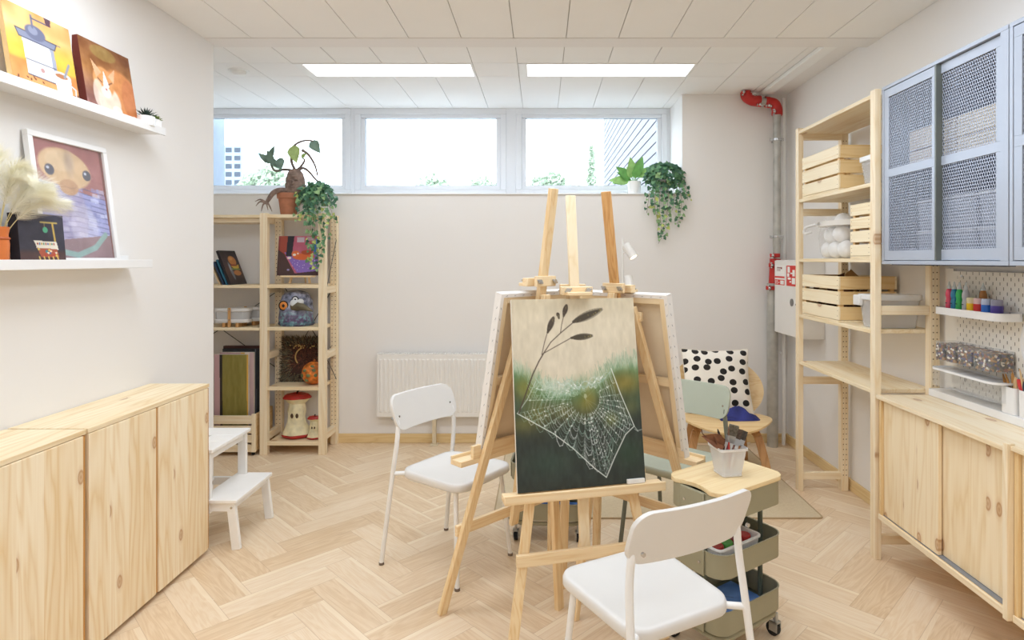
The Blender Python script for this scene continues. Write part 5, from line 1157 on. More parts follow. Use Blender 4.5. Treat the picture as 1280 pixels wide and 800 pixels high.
# the two canvases on the rear easels, backs to us
STRW = wood('stretcher bar', 'z', 'x', light='F0DDBB', dark='DFC290'); STRX = wood('stretcher bar rail', 'x', 'z', light='F0DDBB', dark='DFC290')
def stretched(loc, rz, lean, W_, H_, label, cross=True):
    r = empty('blank_canvas', loc, rz, lean, label, 'canvas', 'stretched canvases seen from behind')
    T = 0.035; CW = mat('primed canvas', 'EDEAE6', 0.85, var=0.02, bump=0.3, bscale=300)
    MB().box(-W_/2, W_/2, 0, 0.003, 0, H_).box(-W_/2, -W_/2+0.003, 0.003, T, 0, H_).box(W_/2-0.003, W_/2, 0.003, T, 0, H_).box(-W_/2, W_/2, 0.003, T, 0, 0.003).box(-W_/2, W_/2, 0.003, T, H_-0.003, H_).build('canvas_cloth', CW, r)
    MB().box(-W_/2+0.014, W_/2-0.014, 0.0032, 0.0040, 0.014, H_-0.014).build('raw_back', mat('raw canvas back', 'E9DAC0', 0.9, var=0.02), r)
    # cloth folded over the rear of the bars, with staples
    f = 0.016; MB().box(-W_/2, W_/2, T, T+0.0015, H_-f, H_).box(-W_/2, W_/2, T, T+0.0015, 0, f).box(-W_/2, -W_/2+f, T, T+0.0015, f, H_-f).box(W_/2-f, W_/2, T, T+0.0015, f, H_-f).build('folded_edge', CW, r)
    q = MB(); z = 0.04
    while z < H_-0.03:
        for s in (-1, 1): q.bar((s*(W_/2-0.010), T+0.002, z-0.004), (s*(W_/2-0.006), T+0.002, z+0.005), 0.0012, 0.001); q.bar((s*(W_/2+0.0004), 0.018, z-0.004), (s*(W_/2+0.0004), 0.022, z+0.005), 0.0012, 0.001)
        z += 0.045
    x = -W_/2+0.03
    while x < W_/2-0.02: q.bar((x-0.004, T+0.002, H_-0.008), (x+0.005, T+0.002, H_-0.010), 0.001, 0.0012); x += 0.045
    q.build('staples', mat('grey staple', '8A8E94', 0.4, 0.7), r)
    s_ = 0.040
    for a_, c_ in ((-W_/2+0.003, -W_/2+s_), (W_/2-s_, W_/2-0.003)): MB().box(a_, c_, 0.012, T-0.0005, 0.003, H_-0.003).build('stretcher_bar', STRW, r, bevel=0.001)
    for a_, c_ in ((0.003, s_), (H_-s_, H_-0.003)): MB().box(-W_/2+s_, W_/2-s_, 0.012, T-0.0005, a_, c_).build('stretcher_bar', STRX, r, bevel=0.001)
    MB().box(-W_/2+s_, W_/2-s_, 0.014, T-0.003, H_*0.44, H_*0.44+0.035).build('cross_brace', STRX, r, bevel=0.001)
    return r
lean2 = -math.atan(0.20)
def place_canvas(E, rz, k, lz, W_, H_, label, dx=0.0, off=0.055):
    c_, s_ = math.cos(rz), math.sin(rz); y = k*lz-off; stretched((E[0]+c_*dx-s_*y, E[1]+s_*dx+c_*y, lz+0.002), rz, -math.atan(k), W_, H_, label)
place_canvas((-0.18, 2.70), math.radians(225), 0.20, 0.64, 0.42, 0.685, 'bare-backed stretched canvas on the left easel, just behind the left white chair', -0.0)
place_canvas((0.499, 2.806), math.radians(135), 0.20, 0.605, 0.50, 0.71, 'bare-backed stretched canvas on the right easel beside the sage green chair', 0.0)

# ================================================================== TROLLEYS
SAGE = mat('sage olive steel', '9C977E', 0.45, var=0.01); SAGED = mat('dark sage steel', '5F675B', 0.45, var=0.01)
LID = wood('birch trolley top', 'x', 'y', light='EFD9AD', dark='E0BF88', rough=0.4)
def trolley(loc, rz, lid, label):
    r = empty('trolley', loc, rz, 0, label, 'trolley', 'three-tier sage trolleys on castors'); L, W_ = 0.37, 0.255
    for z0, z1 in ((0.115, 0.20), (0.315, 0.40), (0.515, 0.605)):
        b = MB(); b.tray(L, W_, 0.055, z0, z1, 0.0025, lip=0.0025); b.build('tray', SAGE, r, smooth=40)
        b = MB(); b.prism(rrect(L-0.008, W_-0.008, 0.05), z0+0.0026, z0+0.005); b.build('tray_floor', SAGED, r)
    for sx in (-1, 1):
        for sy in (-0.035, 0.035):
            MB().tube([(sx*(L/2-0.022), sy, 0.095), (sx*(L/2-0.022), sy, 0.60)], 0.0095, 12).build('upright', SAGED, r)
        for z in (0.155, 0.355, 0.56):
            MB().box(sx*L/2+(0.0025 if sx > 0 else -0.008), sx*L/2+(0.008 if sx > 0 else -0.0025), -0.055, 0.055, z-0.045, z+0.045).build('clip_plate', SAGE, r, bevel=0.003)
            q = MB()
            for sy in (-0.035, 0.035): q.cyl((sx*(L/2-0.011), sy, z), (sx*(L/2-0.0135), sy, z), 0.005, n=10).cyl((sx*(L/2+0.008), sy, z), (sx*(L/2+0.0105), sy, z), 0.005, n=10)
            q.build('bolt', CHROME, r)
    P = [(p[0], p[1], 0.095) for p in rrect(L-0.03, W_-0.03, 0.05, 5)]; MB().tube(P+P[:2], 0.010, 10, cap=False).build('base_frame', SAGE, r)
    for sx in (-1, 1):
        for sy in (-1, 1):
            x, y = sx*(L/2-0.025), sy*(W_/2-0.02)
            o = MB().cyl((x, y, 0.055), (x, y, 0.09), 0.007, n=10).box(x-0.014, x-0.011, y-0.012, y+0.022, 0.02, 0.058).box(x+0.011, x+0.014, y-0.012, y+0.022, 0.02, 0.058).box(x-0.014, x+0.014, y-0.012, y+0.014, 0.052, 0.058).build('castor', mat('castor steel', 'B9B9B6', 0.35, 0.7), r)
            MB().cyl((x-0.009, y+0.012, 0.026), (x+0.009, y+0.012, 0.026), 0.026, n=24).build('wheel', BLACK, o)
    if lid:
        # top board with two finger notches
        pts = []
        for (px, py) in rrect(L+0.012, W_+0.012, 0.055, 7): pts.append((px, py))
        out_ = []
        n7 = len(pts)
        for i, q_ in enumerate(pts):
            out_.append(q_)
            if i == 15:
                # left short side after the corner: carve a smooth notch
                for k in range(1, 12):
                    t = k/12; y = 0.078-0.156*t; d = 0.020*math.sin(PI*t)**0.7 if 0.05 < t < 0.95 else 0
                    out_.append((-(L+0.012)/2+d, y*0.9))
        MB().prism(out_, 0.606, 0.622, cham=0.0012).build('top_board', LID, r)
    return r
T1 = (0.705, 2.325); A1 = math.atan2(0.57, 0.82)
trolley((T1[0], T1[1], 0), A1, True, 'sage steel trolley with a birch top, right of the near white chair')
trolley((0.035, 3.215, 0), math.radians(-4), False, 'sage steel trolley behind the easels, mostly hidden by the spider web painting')
def on(T, A, x, y, z): return (T[0]+math.cos(A)*x-math.sin(A)*y, T[1]+math.sin(A)*x+math.cos(A)*y, z)
# blue sheet in the lowest trays
def sheet(T, A, label, mark):
    p = Pic(140, 96, '5C8AD2'); p.noise(0.18, 4, 3)
    if mark:
        R = random.Random(7)
        for i in range(26):
            a = R.uniform(0, 6.28); p.line([(0.30, 0.40), (0.30+0.16*math.cos(a)*R.random(), 0.40+0.2*math.sin(a)*R.random())], 0.03, '23304A', 0.7)
        p.line([(0.52, 0.35), (0.60, 0.45)], 0.02, '2E4A86', 0.7); p.line([(0.62, 0.3), (0.7, 0.42)], 0.02, '2E4A86', 0.7)
    q = empty('painted_sheet', on(T, A, 0, 0, 0.1206), A, math.radians(-90), label, 'paper'); 
    picmesh('painted_side', p, 0.315, 0.20, q, y=-0.0025, z0=-0.10); MB().box(-0.1575, 0.1575, -0.002, 0, -0.10, 0.10).build('sheet', mat('blue paper', '4A6EAE', 0.7), q)
sheet(T1, A1, 'blue painted sheet lying in the bottom tray of the trolley with the birch top', True)
sheet((0.035, 3.215), math.radians(-4), 'blue sheet lying in the bottom tray of the trolley behind the easels', False)
# white bin with paint jars in middle tray
q = empty('plastic_bin', on(T1, A1, -0.040, -0.022, 0.3205), A1, 0, 'white rectangular plastic bin of paint jars in the middle tray of the trolley', 'bin')
MB().tray(0.235, 0.155, 0.02, 0, 0.088, 0.003, taper=0.92, lip=0.006).build('bin_body', WHITE, q)
cols = ['A83A36', 'C04038', '4F9A48', 'B5322E', '8E2E3C', 'A02E30', 'C03A34', '7C2C40']
for i in range(4):
    for j in range(2):
        c_ = cols[(i*2+j) % 8]; P_ = on(T1, A1, -0.040-0.078+i*0.052, -0.022+(j-0.5)*0.062, 0.332)
        grn = c_ == '4F9A48'
        q = empty('paint_jar', P_, 0, 0, ('green-lidded paint jar among the red ones' if grn else 'red-lidded paint jar')+' in the white bin on the trolley', 'paint jar', None if grn else 'red paint jars in the white trolley bin')
        MB().cyl((0, 0, 0), (0, 0, 0.048), 0.022, n=20).build('jar', mat('jar clear '+c_, c_, 0.3), q)
        MB().lathe([(0.0235, 0.048), (0.0245, 0.05), (0.0245, 0.068), (0.022, 0.072), (0.0, 0.071)], 24).build('lid', mat('jar lid '+c_, c_, 0.4, var=0.1), q)
# brush cup on top
cx, cy, cz = on(T1, A1, 0.01, 0.0, 0.6225)
q = empty('brush_cup', (cx, cy, cz), math.radians(12), 0, 'white square perforated cup of brushes on the birch trolley top', 'cup')
MB().tray(0.108, 0.108, 0.012, 0, 0.108, 0.002, taper=0.72, lip=0.003).build('cup_body', see('perforated white plastic', 'F2F2F2', 0.45, 0.4), q)
b = MB(); ro = rrect(0.116, 0.116, 0.014, 5); ri = rrect(0.104, 0.104, 0.010, 5); k = len(ro)
b.add([(p_[0], p_[1], z) for o2, z in ((ro, 0.099), (ro, 0.108), (ri, 0.108), (ri, 0.099)) for p_ in o2], [(i*k+j, i*k+(j+1) % k, ((i+1) % 4)*k+(j+1) % k, ((i+1) % 4)*k+j) for i in range(4) for j in range(k)]); b.build('rim', PLAST, q)
MB().prism(rrect(0.082, 0.082, 0.01), 0.0005, 0.006).build('base', PLAST, q)
def brush(base, tip, label, hand, bristle, wd=0.012, flat=False, group='brushes in the cup on the trolley', metal='A9ACB0'):
    base = Vector(base); tip = Vector(tip); d = (tip-base); L = d.length; d.normalize()
    q = empty('paint_brush', base, 0, 0, label, 'brush', group); P = lambda t: d*(L*t)
    MB().tube([P(0), P(0.3), P(0.55), P(0.66)], [0.0025, 0.0045, 0.0035, wd*0.32], 8).build('handle', mat('handle '+hand, hand, 0.4), q)
    if flat:
        MB().bar(P(0.60), P(0.76), wd*2, wd*0.7, (0, 1, 0)).build('ferrule', mat('ferrule '+metal, metal, 0.3, 0.8), q); MB().bar(P(0.76), P(1), wd*2.1, wd*0.6, (0, 1, 0)).build('bristles', mat('bristle '+bristle, bristle, 0.9, var=0.25, scale=120), q)
    else:
        MB().tube([P(0.62), P(0.80)], [wd*0.32, wd*0.5], 10).build('ferrule', mat('ferrule '+metal, metal, 0.3, 0.8), q); MB().tube([P(0.80), P(0.9), P(1)], [wd*0.5, wd*0.6, wd*0.15], 10).build('bristles', mat('bristle '+bristle, bristle, 0.9, var=0.25, scale=120), q)
bz = cz+0.022
brush((cx-0.02, cy+0.01, bz), (cx+0.022, cy-0.012, bz+0.165), 'wide flat brush with silver ferrule in the cup on the trolley', '8A2E3C', '6E6658', 0.017, True)
brush((cx-0.01, cy-0.02, bz), (cx+0.048, cy+0.01, bz+0.145), 'flat brown bristle brush, right of the wide one in the trolley cup', '7A4A3A', '5A4A3E', 0.014, True)
brush((cx+0.015, cy-0.01, bz), (cx+0.072, cy+0.02, bz+0.135), 'small flat brush leaning furthest right in the trolley cup', 'A8703E', '4E463E', 0.012, True)
brush((cx-0.0, cy-0.025, bz), (cx-0.006, cy-0.03, bz+0.165), 'thin red-handled brush standing upright in the trolley cup', 'C0453C', '7A5A48', 0.006)
brush((cx+0.01, cy+0.02, bz), (cx-0.03, cy+0.03, bz+0.14), 'dark thin brush behind the others in the trolley cup', '3A2E2E', '3A2E2E', 0.008)
# brown dried leaf / palette rag
q = empty('dried_leaf', (cx-0.03, cy-0.01, bz+0.085), 0, 0, 'curled brown dried leaf sticking out of the cup on the trolley', 'leaf')
b = MB(); leaf(b, (0.015, 0, 0), (-0.85, -0.2, 0.45), (0.2, -1, 0.6), 0.10, 0.06, 0.5); leaf(b, (0.01, 0.01, -0.01), (-0.3, -0.2, 0.5), (0.2, -1, 0.6), 0.07, 0.05, 0.4); b.build('blade', mat('dried leaf brown', '7A4C30', 0.7, var=0.2, scale=30), q)
MB().tube([(0.015, 0, 0), (0.01, 0.0, -0.05)], 0.002, 6).tube(smoothpath([(-0.06, -0.02, 0.04), (-0.075, -0.02, 0.055), (-0.078, -0.02, 0.07)], 4), 0.002, 6).build('stem', mat('leaf stem', '5A3826', 0.7), q)

# floor lamp behind easels
LW = mat('lamp white', 'EFEDE9', 0.4, var=0.004)
r = empty('floor_lamp', (0.59, 4.42, 0.0), 0, 0, 'white floor lamp with two small spot heads behind the easels', 'lamp')
MB().lathe([(0.13, 0), (0.13, 0.012), (0.12, 0.02), (0.012, 0.024), (0, 0.024)], 36).build('base', LW, r)
MB().cyl((0, 0, 0.02), (0, 0, 1.60), 0.008, n=14).build('pole', LW, r)
for z, d, nm in ((1.49, Vector((0.45, -0.35, -0.82)), 'a'), (1.255, Vector((0.1, -0.45, -0.89)), 'b')):
    d.normalize(); c0 = Vector((0.045, -0.02, z+0.02)); b = MB(); b.cyl(c0-d*0.05, c0+d*0.06, 0.031, 0.033, 24); o = b.build('spot_head', LW, r)
    MB().cyl(c0+d*0.0602, c0+d*0.0612, 0.027, n=20).build('bulb_face', mat('lit bulb face', 'FFF4DC', 0.5, emit=2.5, var=0), o)
    MB().cyl((0, 0, z), (0.045, -0.02, z+0.02), 0.007, n=10).build('arm', LW, r)
MB().tube(smoothpath([(0.1, -0.05, 0.006), (0.35, -0.12, 0.012), (0.55, -0.06, 0.012), (0.75, 0.02, 0.012), (0.95, 0.30, 0.005), (1.05, 0.36, 0.005)], 8), 0.003, 6).build('power_cord', LW, r)
for i in range(2):
    l = bpy.data.lights.new('spot bulb', 'SPOT'); l.energy = 4; l.spot_size = 1.2; l.color = (1, 0.88, 0.7); l.shadow_soft_size = 0.02
    o = bpy.data.objects.new('lamp_bulb', l); COL.objects.link(o); d = [Vector((0.45, -0.35, -0.82)), Vector((0.1, -0.45, -0.89))][i].normalized()
    c0 = Vector((0.59+0.045, 4.40, (1.49, 1.255)[i]+0.02)); o.location = c0+d*0.064; o.rotation_euler = d.to_track_quat('-Z', 'Y').to_euler()

# ================================================================== BACK RIGHT CORNER
GALV = mat('galvanised pipe', 'B9B7B0', 0.45, 0.35, var=0.10, scale=14); REDP = mat('red pipe fitting', 'BE2E28', 0.4, var=0.06)
r = empty('water_pipe', (1.785, 4.70, 0), 0, 0, 'vertical galvanised pipe in the back right corner with red couplings', 'pipe')
MB().cyl((0, 0, 0.0), (0, 0, 1.26), 0.041, n=28).build('lower_pipe', GALV, r)
UX = 0.035
MB().cyl((UX, 0, 1.40), (UX, 0, 2.58), 0.0285, n=28).build('upper_pipe', GALV, r)
def flange(b, c, ax, R_=0.052, t=0.03):
    c = Vector(c); ax = Vector(ax).normalized(); b.cyl(c-ax*t/2, c+ax*t/2, R_*0.86, n=24)
    u = ax.orthogonal().normalized()
    for s in (-1, 1): b.bar(c+u*s*R_*0.75, c+u*s*R_*1.35, t*0.9, t*0.8, ax)
    return u
def coupling(c, ax, R_=0.052, name='red_coupling'):
    b = MB(); u = flange(b, c, ax, R_); o = b.build(name, REDP, r, bevel=0.003)
    q = MB(); c = Vector(c); ax = Vector(ax).normalized()
    for s in (-1, 1): q.cyl(c+u*s*R_*1.15-ax*0.022, c+u*s*R_*1.15+ax*0.022, 0.008, n=8).sphere(tuple(c+u*s*R_*1.15+Vector((0, -0.016, 0))), 0.011, n=10, m=8)
    q.build('bolt', CHROME, o)
MB().cyl((UX*0.3, 0, 1.20), (UX*0.6, 0, 1.45), 0.040, n=24).build('red_valve', REDP, r)
coupling((0.004, 0, 1.225), (0, 0, 1), 0.062); coupling((0.02, 0, 1.40), (0, 0, 1), 0.055); coupling((0.02, 0, 1.475), (0, 0, 1), 0.045)
# S-bend at the ceiling
MB().tube(smoothpath([(UX, 0, 2.56), (UX, 0, 2.60), (UX-0.02, 0, 2.645), (UX-0.07, 0, 2.66)], 6), 0.040, 20).build('red_elbow', REDP, r)
MB().cyl((UX-0.07, 0, 2.66), (UX-0.17, 0, 2.672), 0.0285, n=20).build('short_pipe', GALV, r)
MB().tube(smoothpath([(UX-0.14, 0, 2.668), (UX-0.19, 0, 2.672), (UX-0.235, 0, 2.70), (UX-0.245, 0, 2.74)], 6), 0.040, 20).build('red_elbow', REDP, r)
coupling((UX, 0, 2.575), (0, 0, 1), 0.048); coupling((UX-0.075, 0, 2.66), (1, 0, -0.1), 0.048); coupling((UX-0.145, 0, 2.668), (1, 0, -0.1), 0.048); coupling((UX-0.235, 0, 2.715), (0.2, 0, 1), 0.048)
for z in (2.37, 1.62): MB().lathe([(0.029, z-0.008), (0.034, z-0.008), (0.034, z+0.008), (0.029, z+0.008)], 24, c=(UX, 0, 0)).box(UX-0.055, UX-0.03, -0.006, 0.006, z-0.01, z+0.01).box(UX+0.03, UX+0.05, -0.006, 0.006, z-0.01, z+0.01).box(UX-0.008, UX+0.008, 0.03, 0.098, z-0.008, z+0.008).build('pipe_clamp', CHROME, r)
r = empty('thin_pipe', (1.885, 4.735, 0), 0, 0, 'thin white-painted pipe in the corner behind the galvanised one', 'pipe')
MB().cyl((0, 0, 0.0), (0, 0, 2.70), 0.014, n=16).build('tube', WHITEM, r); MB().box(-0.006, 0.006, 0.012, 0.064, 1.9, 1.92).box(-0.006, 0.006, 0.012, 0.064, 0.7, 0.72).build('pipe_bracket', WHITEM, r)

# fire hose cabinet on the right wall
r = empty('fire_cabinet', (1.767, 4.16, 0.895), 0, 0, 'white fire hose cabinet with red signs on the right wall by the red valve', 'cabinet')
FC = mat('fire cabinet enamel', 'ECE9E4', 0.35, var=0.005)
MB().box(0.012, 0.172, 0, 0.455, 0, 0.545).build('body', FC, r, bevel=0.003)
o = MB().box(0, 0.012, 0.004, 0.451, 0.004, 0.541).build('door', FC, r, bevel=0.003)
b = MB(); b.lathe([(0.011, 0), (0.024, 0), (0.024, 0.004), (0.011, 0.004)], 24); 
MB(Matrix.Translation((0, 0.13, 0.245)) @ Matrix.Rotation(-PI/2, 4, 'Y')).lathe([(0.014, 0), (0.026, 0.0), (0.026, 0.005), (0.014, 0.005)], 24).build('handle_ring', mat('ring metal', '8A8A88', 0.3, 0.9), o)
MB(Matrix.Translation((0, 0.13, 0.245)) @ Matrix.Rotation(-PI/2, 4, 'Y')).lathe([(0.014, 0.001), (0, 0.001)], 24).build('handle_recess', mat('recess grey', 'B5B1AA', 0.6), o)
MB().cyl((-0.001, 0.055, 0.235), (-0.006, 0.055, 0.235), 0.007, n=12).build('lock', mat('lock metal', '5A5A5A', 0.3, 0.9), o)
# signs: far label (letters, two red bands) and near red pictogram
SR = mat('sign red', 'D8352B', 0.5, var=0.01); SWH = mat('sign white', 'F4F2EE', 0.5, var=0.004)
def sgn(mb, name, m): return mb.build(name, m, o)
# y grows away from the camera: seen from the room the left of the sign is at larger y
b = MB(); b.box(-0.0012, 0, 0.26, 0.44, 0.355, 0.505); sgn(b, 'sign_card', SWH)
b = MB(); b.box(-0.0018, -0.0012, 0.26, 0.44, 0.412, 0.425).box(-0.0018, -0.0012, 0.26, 0.44, 0.360, 0.400); sgn(b, 'sign_band', SR)
b = MB(); b.box(-0.0024, -0.0018, 0.272, 0.335, 0.366, 0.394); 
b.box(-0.0024, -0.0018, 0.415, 0.425, 0.366, 0.394).box(-0.0024, -0.0018, 0.385, 0.40, 0.366, 0.370).box(-0.0024, -0.0018, 0.385, 0.40, 0.378, 0.382).box(-0.0024, -0.0018, 0.385, 0.40, 0.390, 0.394).box(-0.0024, -0.0018, 0.385, 0.389, 0.366, 0.380).box(-0.0024, -0.0018, 0.396, 0.40, 0.380, 0.394)
b.box(-0.0024, -0.0018, 0.352, 0.372, 0.376, 0.381); sgn(b, 'sign_digits', SWH)
b = MB(); b.box(-0.0012, 0, 0.065, 0.225, 0.36, 0.505); sgn(b, 'sign_plate', SR)
b = MB(); b.box(-0.0018, -0.0012, 0.165, 0.205, 0.455, 0.497).box(-0.0018, -0.0012, 0.175, 0.21, 0.425, 0.450).box(-0.0018, -0.0012, 0.150, 0.200, 0.405, 0.420).box(-0.0018, -0.0012, 0.08, 0.12, 0.43, 0.475).box(-0.0018, -0.0012, 0.12, 0.155, 0.445, 0.455).box(-0.0018, -0.0012, 0.075, 0.13, 0.375, 0.418).box(-0.0018, -0.0012, 0.14, 0.17, 0.385, 0.395); sgn(b, 'sign_pictogram', SWH)
def text(s, size, loc, rot, m, name, parent=None, ext=0.0004):
    cu = bpy.data.curves.new(name, 'FONT'); cu.body = s; cu.size = size; cu.extrude = ext; cu.materials.append(m); cu.align_x = 'LEFT'
    t = bpy.data.objects.new(name, cu); COL.objects.link(t); t.location = loc; t.rotation_euler = rot
    if parent: t.parent = parent
    return t
DARKR = mat('sign dark red ink', '8A4A44', 0.6)
b = MB(); b.box(-0.0017, -0.0012, 0.305, 0.40, 0.487, 0.492)
for y0 in (0.388, 0.362, 0.340): b.box(-0.0017, -0.0012, y0, y0+0.008, 0.462, 0.487)
b.box(-0.0017, -0.0012, 0.305, 0.330, 0.478, 0.487)
sgn(b, 'sign_lettering', DARKR)
# ================================================================== RIGHT WALL: tall pine shelving
SHR = wood('pine shelf board right', 'y', 'x', 0.09, light='F6E7C9', dark='E6CD9F', knots=0.2)
r = empty('shelving_unit', (0, 0, 0), 0, 0, 'tall open pine shelving on the right wall holding crates and tubs', 'shelf')
FX, RX = 1.60, 1.912
for y in (3.787, 2.918):
    MB().box(FX, FX+0.031, y, y+0.044, 0, 2.262).build('post', PINE, r, bevel=0.002)
    o = MB().box(RX-0.044, RX, y, y+0.044, 0, 2.262).build('post', PINE, r, bevel=0.002)
    b = MB(); z = 0.1
    while z < 2.2:
        for dx in (0.012, 0.030): b.box(RX-0.044+dx-0.0026, RX-0.044+dx+0.0026, y-0.0006, y+0.0004, z-0.0026, z+0.0026)
        z += 0.032
    b.build('pin_holes', mat('drilled hole', '6B4A2C', 0.9), o)
    for z in ((0.07, 0.665, 1.175, 1.715, 2.19) if y > 3 else (0.07, 1.175, 1.715, 2.19)):
        MB().box(FX+0.031, RX-0.044, y+0.008, y+0.036, z, z+0.044).build('side_rail', PINEX, r, bevel=0.002)
for z in (0.792, 1.082, 1.428, 1.797, 2.225):
    MB().box(FX+0.002, RX-0.004, 2.964, 3.785, z, z+0.020).build('shelf_board', SHR, r, bevel=0.002)


CR = wood('crate slats near', 'x', 'z', light='ECCE99', dark='D6AC6E', knots=0.25); CRY = wood('crate slats', 'y', 'z', light='F8EACB', dark='E9CFA0', knots=0.18)
def crate(x, y, z, D, L, H, n, label, rise=0):
    """open slatted crate: long slats face the room (-X)"""
    r = empty('wooden_crate', (x, y, z), 0, 0, label, 'crate', 'slatted pine crates on the tall shelving'); g = 0.012; h = (H-0.012-g*(n-1))/n; t = 0.010
    for i in range(n):
        z0 = 0.012+i*(h+g)
        MB().box(0, t, 0, L, z0, z0+h).build('slat', CRY, r, bevel=0.0015); MB().box(D-t, D, 0, L, z0, z0+h).build('slat', CRY, r, bevel=0.0015)
        MB().box(t, D-t, 0, t, z0, z0+h).build('end_slat', CR, r, bevel=0.0015); MB().box(t, D-t, L-t, L, z0, z0+h).build('end_slat', CR, r, bevel=0.0015)
    for px in (t, D-t-0.022):
        for py in (t, L-t-0.022): MB().box(px, px+0.022, py, py+0.022, 0.012, H-0.004).build('corner_block', CR, r)
    MB().box(0.0, D, 0, L, 0, 0.010).build('bottom', CRY, r)
    b = MB()
    for i in range(n):
        z0 = 0.012+i*(h+g)
        for yy in (0.014, L-0.014):
            for dz in (0.3, 0.7): b.cyl((-0.0006, yy, z0+h*dz), (0.001, yy, z0+h*dz), 0.0022, n=8)
    b.build('nail_heads', mat('nail', '8A7456', 0.5, 0.4), r)
    return r
crate(1.605, 3.285, 1.818, 0.29, 0.46, 0.245, 3, 'slatted pine crate on the highest used shelf, beside the clear tub')
crate(1.605, 3.285, 1.103, 0.315, 0.46, 0.248, 3, 'slatted pine crate holding cardboard and brown scraps on the lower shelf')
crate(1.605, 2.968, 1.449, 0.25, 0.195, 0.275, 4, 'narrow four-slat pine crate beside the bag of white balls')
# contents of the lower crate
q = empty('cardboard_piece', (1.70, 3.40, 1.125), 0.5, 0, 'folded brown cardboard sticking out of the lower crate', 'cardboard')
b = MB(); b.add([(0, 0, 0), (0.14, 0.02, 0), (0.15, 0.02, 0.22), (0.05, 0.0, 0.262), (0.0, 0.0, 0.235)], [(0, 1, 2, 3, 4)]); o = b.build('sheet', mat('corrugated cardboard', 'C29A68', 0.85), q, smooth=0)
m_ = o.modifiers.new('s', 'SOLIDIFY'); m_.thickness = 0.004
R = random.Random(12)
b = MB()
for _ in range(46): leafcloud(b, (1.75+R.uniform(-0.10, 0.11), 3.52+R.uniform(-0.18, 0.18), 1.13+R.uniform(0.02, 0.20)), 0.02, 0.02, 0.015, 8, 0.035, R)
o = b.build('craft_scraps', mat('brown scraps', '7A5236', 0.9, var=0.3, scale=30), None, smooth=0); tag(o, 'brown bark and cone scraps filling the lower pine crate', 'craft scraps', kind='stuff')

def tub(x, y, z, W_, L, H, label, rot=0, handle=True, group='clear plastic tubs with white lids'):
    r = empty('plastic_tub', (x, y, z), rot, 0, label, 'tub', group)
    MB(Matrix.Translation((0, 0, 0))).tray(W_, L, 0.03, 0, H-0.02, 0.003, taper=0.86).build('body', see('frosted tub', 'EEEFF0', 0.30), r)
    MB().prism(rrect(W_+0.012, L+0.012, 0.032), H-0.028, H, cham=0.004).build('lid', see('frosted lid', 'F6F6F4', 0.78), r)
    if handle: MB().box(-W_/2-0.018, -W_/2+0.004, L/2-0.055, L/2+0.008, H-0.058, H-0.006).build('latch', PLAST, r, bevel=0.005)
    return r
tub(1.745, 3.050, 1.1035, 0.25, 0.145, 0.165, 'clear tub of pale sticks with a white lid, in front of the lower crate')
tub(1.745, 3.055, 1.8185, 0.23, 0.14, 0.145, 'clear tub with a white lid in front of the upper crate', handle=False)
R = random.Random(3)
for i in range(12):
    a = Vector((1.66+R.random()*0.15, 3.02+R.random()*0.05, 1.111)); o = MB().tube([(0, 0, 0), (R.uniform(-0.03, 0.03), R.uniform(-0.02, 0.02), R.uniform(0.06, 0.105))], 0.004, 6).build('wooden_stick', mat('craft stick', 'D8B98E', 0.7), None, loc=a)
    tag(o, 'pale wooden craft stick inside the clear tub on the lower shelf', 'stick', 'sticks in the lower clear tub')
# bag of white balls
r = empty('clear_bag', (1.745, 3.475, 1.4485), 0, 0, 'clear plastic bucket bag filled with white foam balls', 'bag')
b = MB(); b.lathe([(0.11, 0.0), (0.125, 0.02), (0.135, 0.12), (0.128, 0.20), (0.10, 0.235), (0.05, 0.255)], 36, sy=1.45, fn=lambda a, z: 1+0.02*math.sin(a*7+z*30)); b.build('bag_film', see('bag film', 'F4F4F6', 0.15, 0.2), r)
b = MB(); b.lathe([(0.132, 0.185), (0.137, 0.185), (0.137, 0.213), (0.132, 0.213)], 36, sy=1.45); b.build('rim_band', see('bag rim', 'F7F2EA', 0.75), r)
MB().tube(smoothpath([(-0.13, 0.10, 0.20), (-0.16, 0.17, 0.185), (-0.165, 0.18, 0.15), (-0.13, 0.16, 0.16)], 6), 0.008, 8).build('strap', PLAST, r)
MB().cyl((-0.128, 0.05, 0.20), (-0.142, 0.05, 0.20), 0.008, n=12).build('snap', CHROME, r)
R = random.Random(2); FOAM = mat('foam ball', 'F5F3F0', 0.8, bump=0.2, bscale=200)
pos = [(-0.05, -0.10, 0.052), (-0.055, 0.0, 0.05), (-0.05, 0.10, 0.052), (0.05, -0.06, 0.05), (0.05, 0.06, 0.05), (-0.055, -0.055, 0.138), (-0.055, 0.05, 0.135), (0.04, 0.0, 0.14), (-0.02, 0.0, 0.212), (0.045, -0.10, 0.135)]
sp_ = MB().sphere((0, 0, 0), 0.049, n=24, m=14).build('foam_ball', FOAM, None)
for i, (x, y, z) in enumerate(pos):
    o = sp_ if i == 0 else sp_.copy()
    if i: COL.objects.link(o)
    o.location = (1.745+x, 3.475+y, 1.4485+z); tag(o, 'white foam ball inside the clear bag on the middle shelf', 'ball', 'white foam balls in the clear bag')

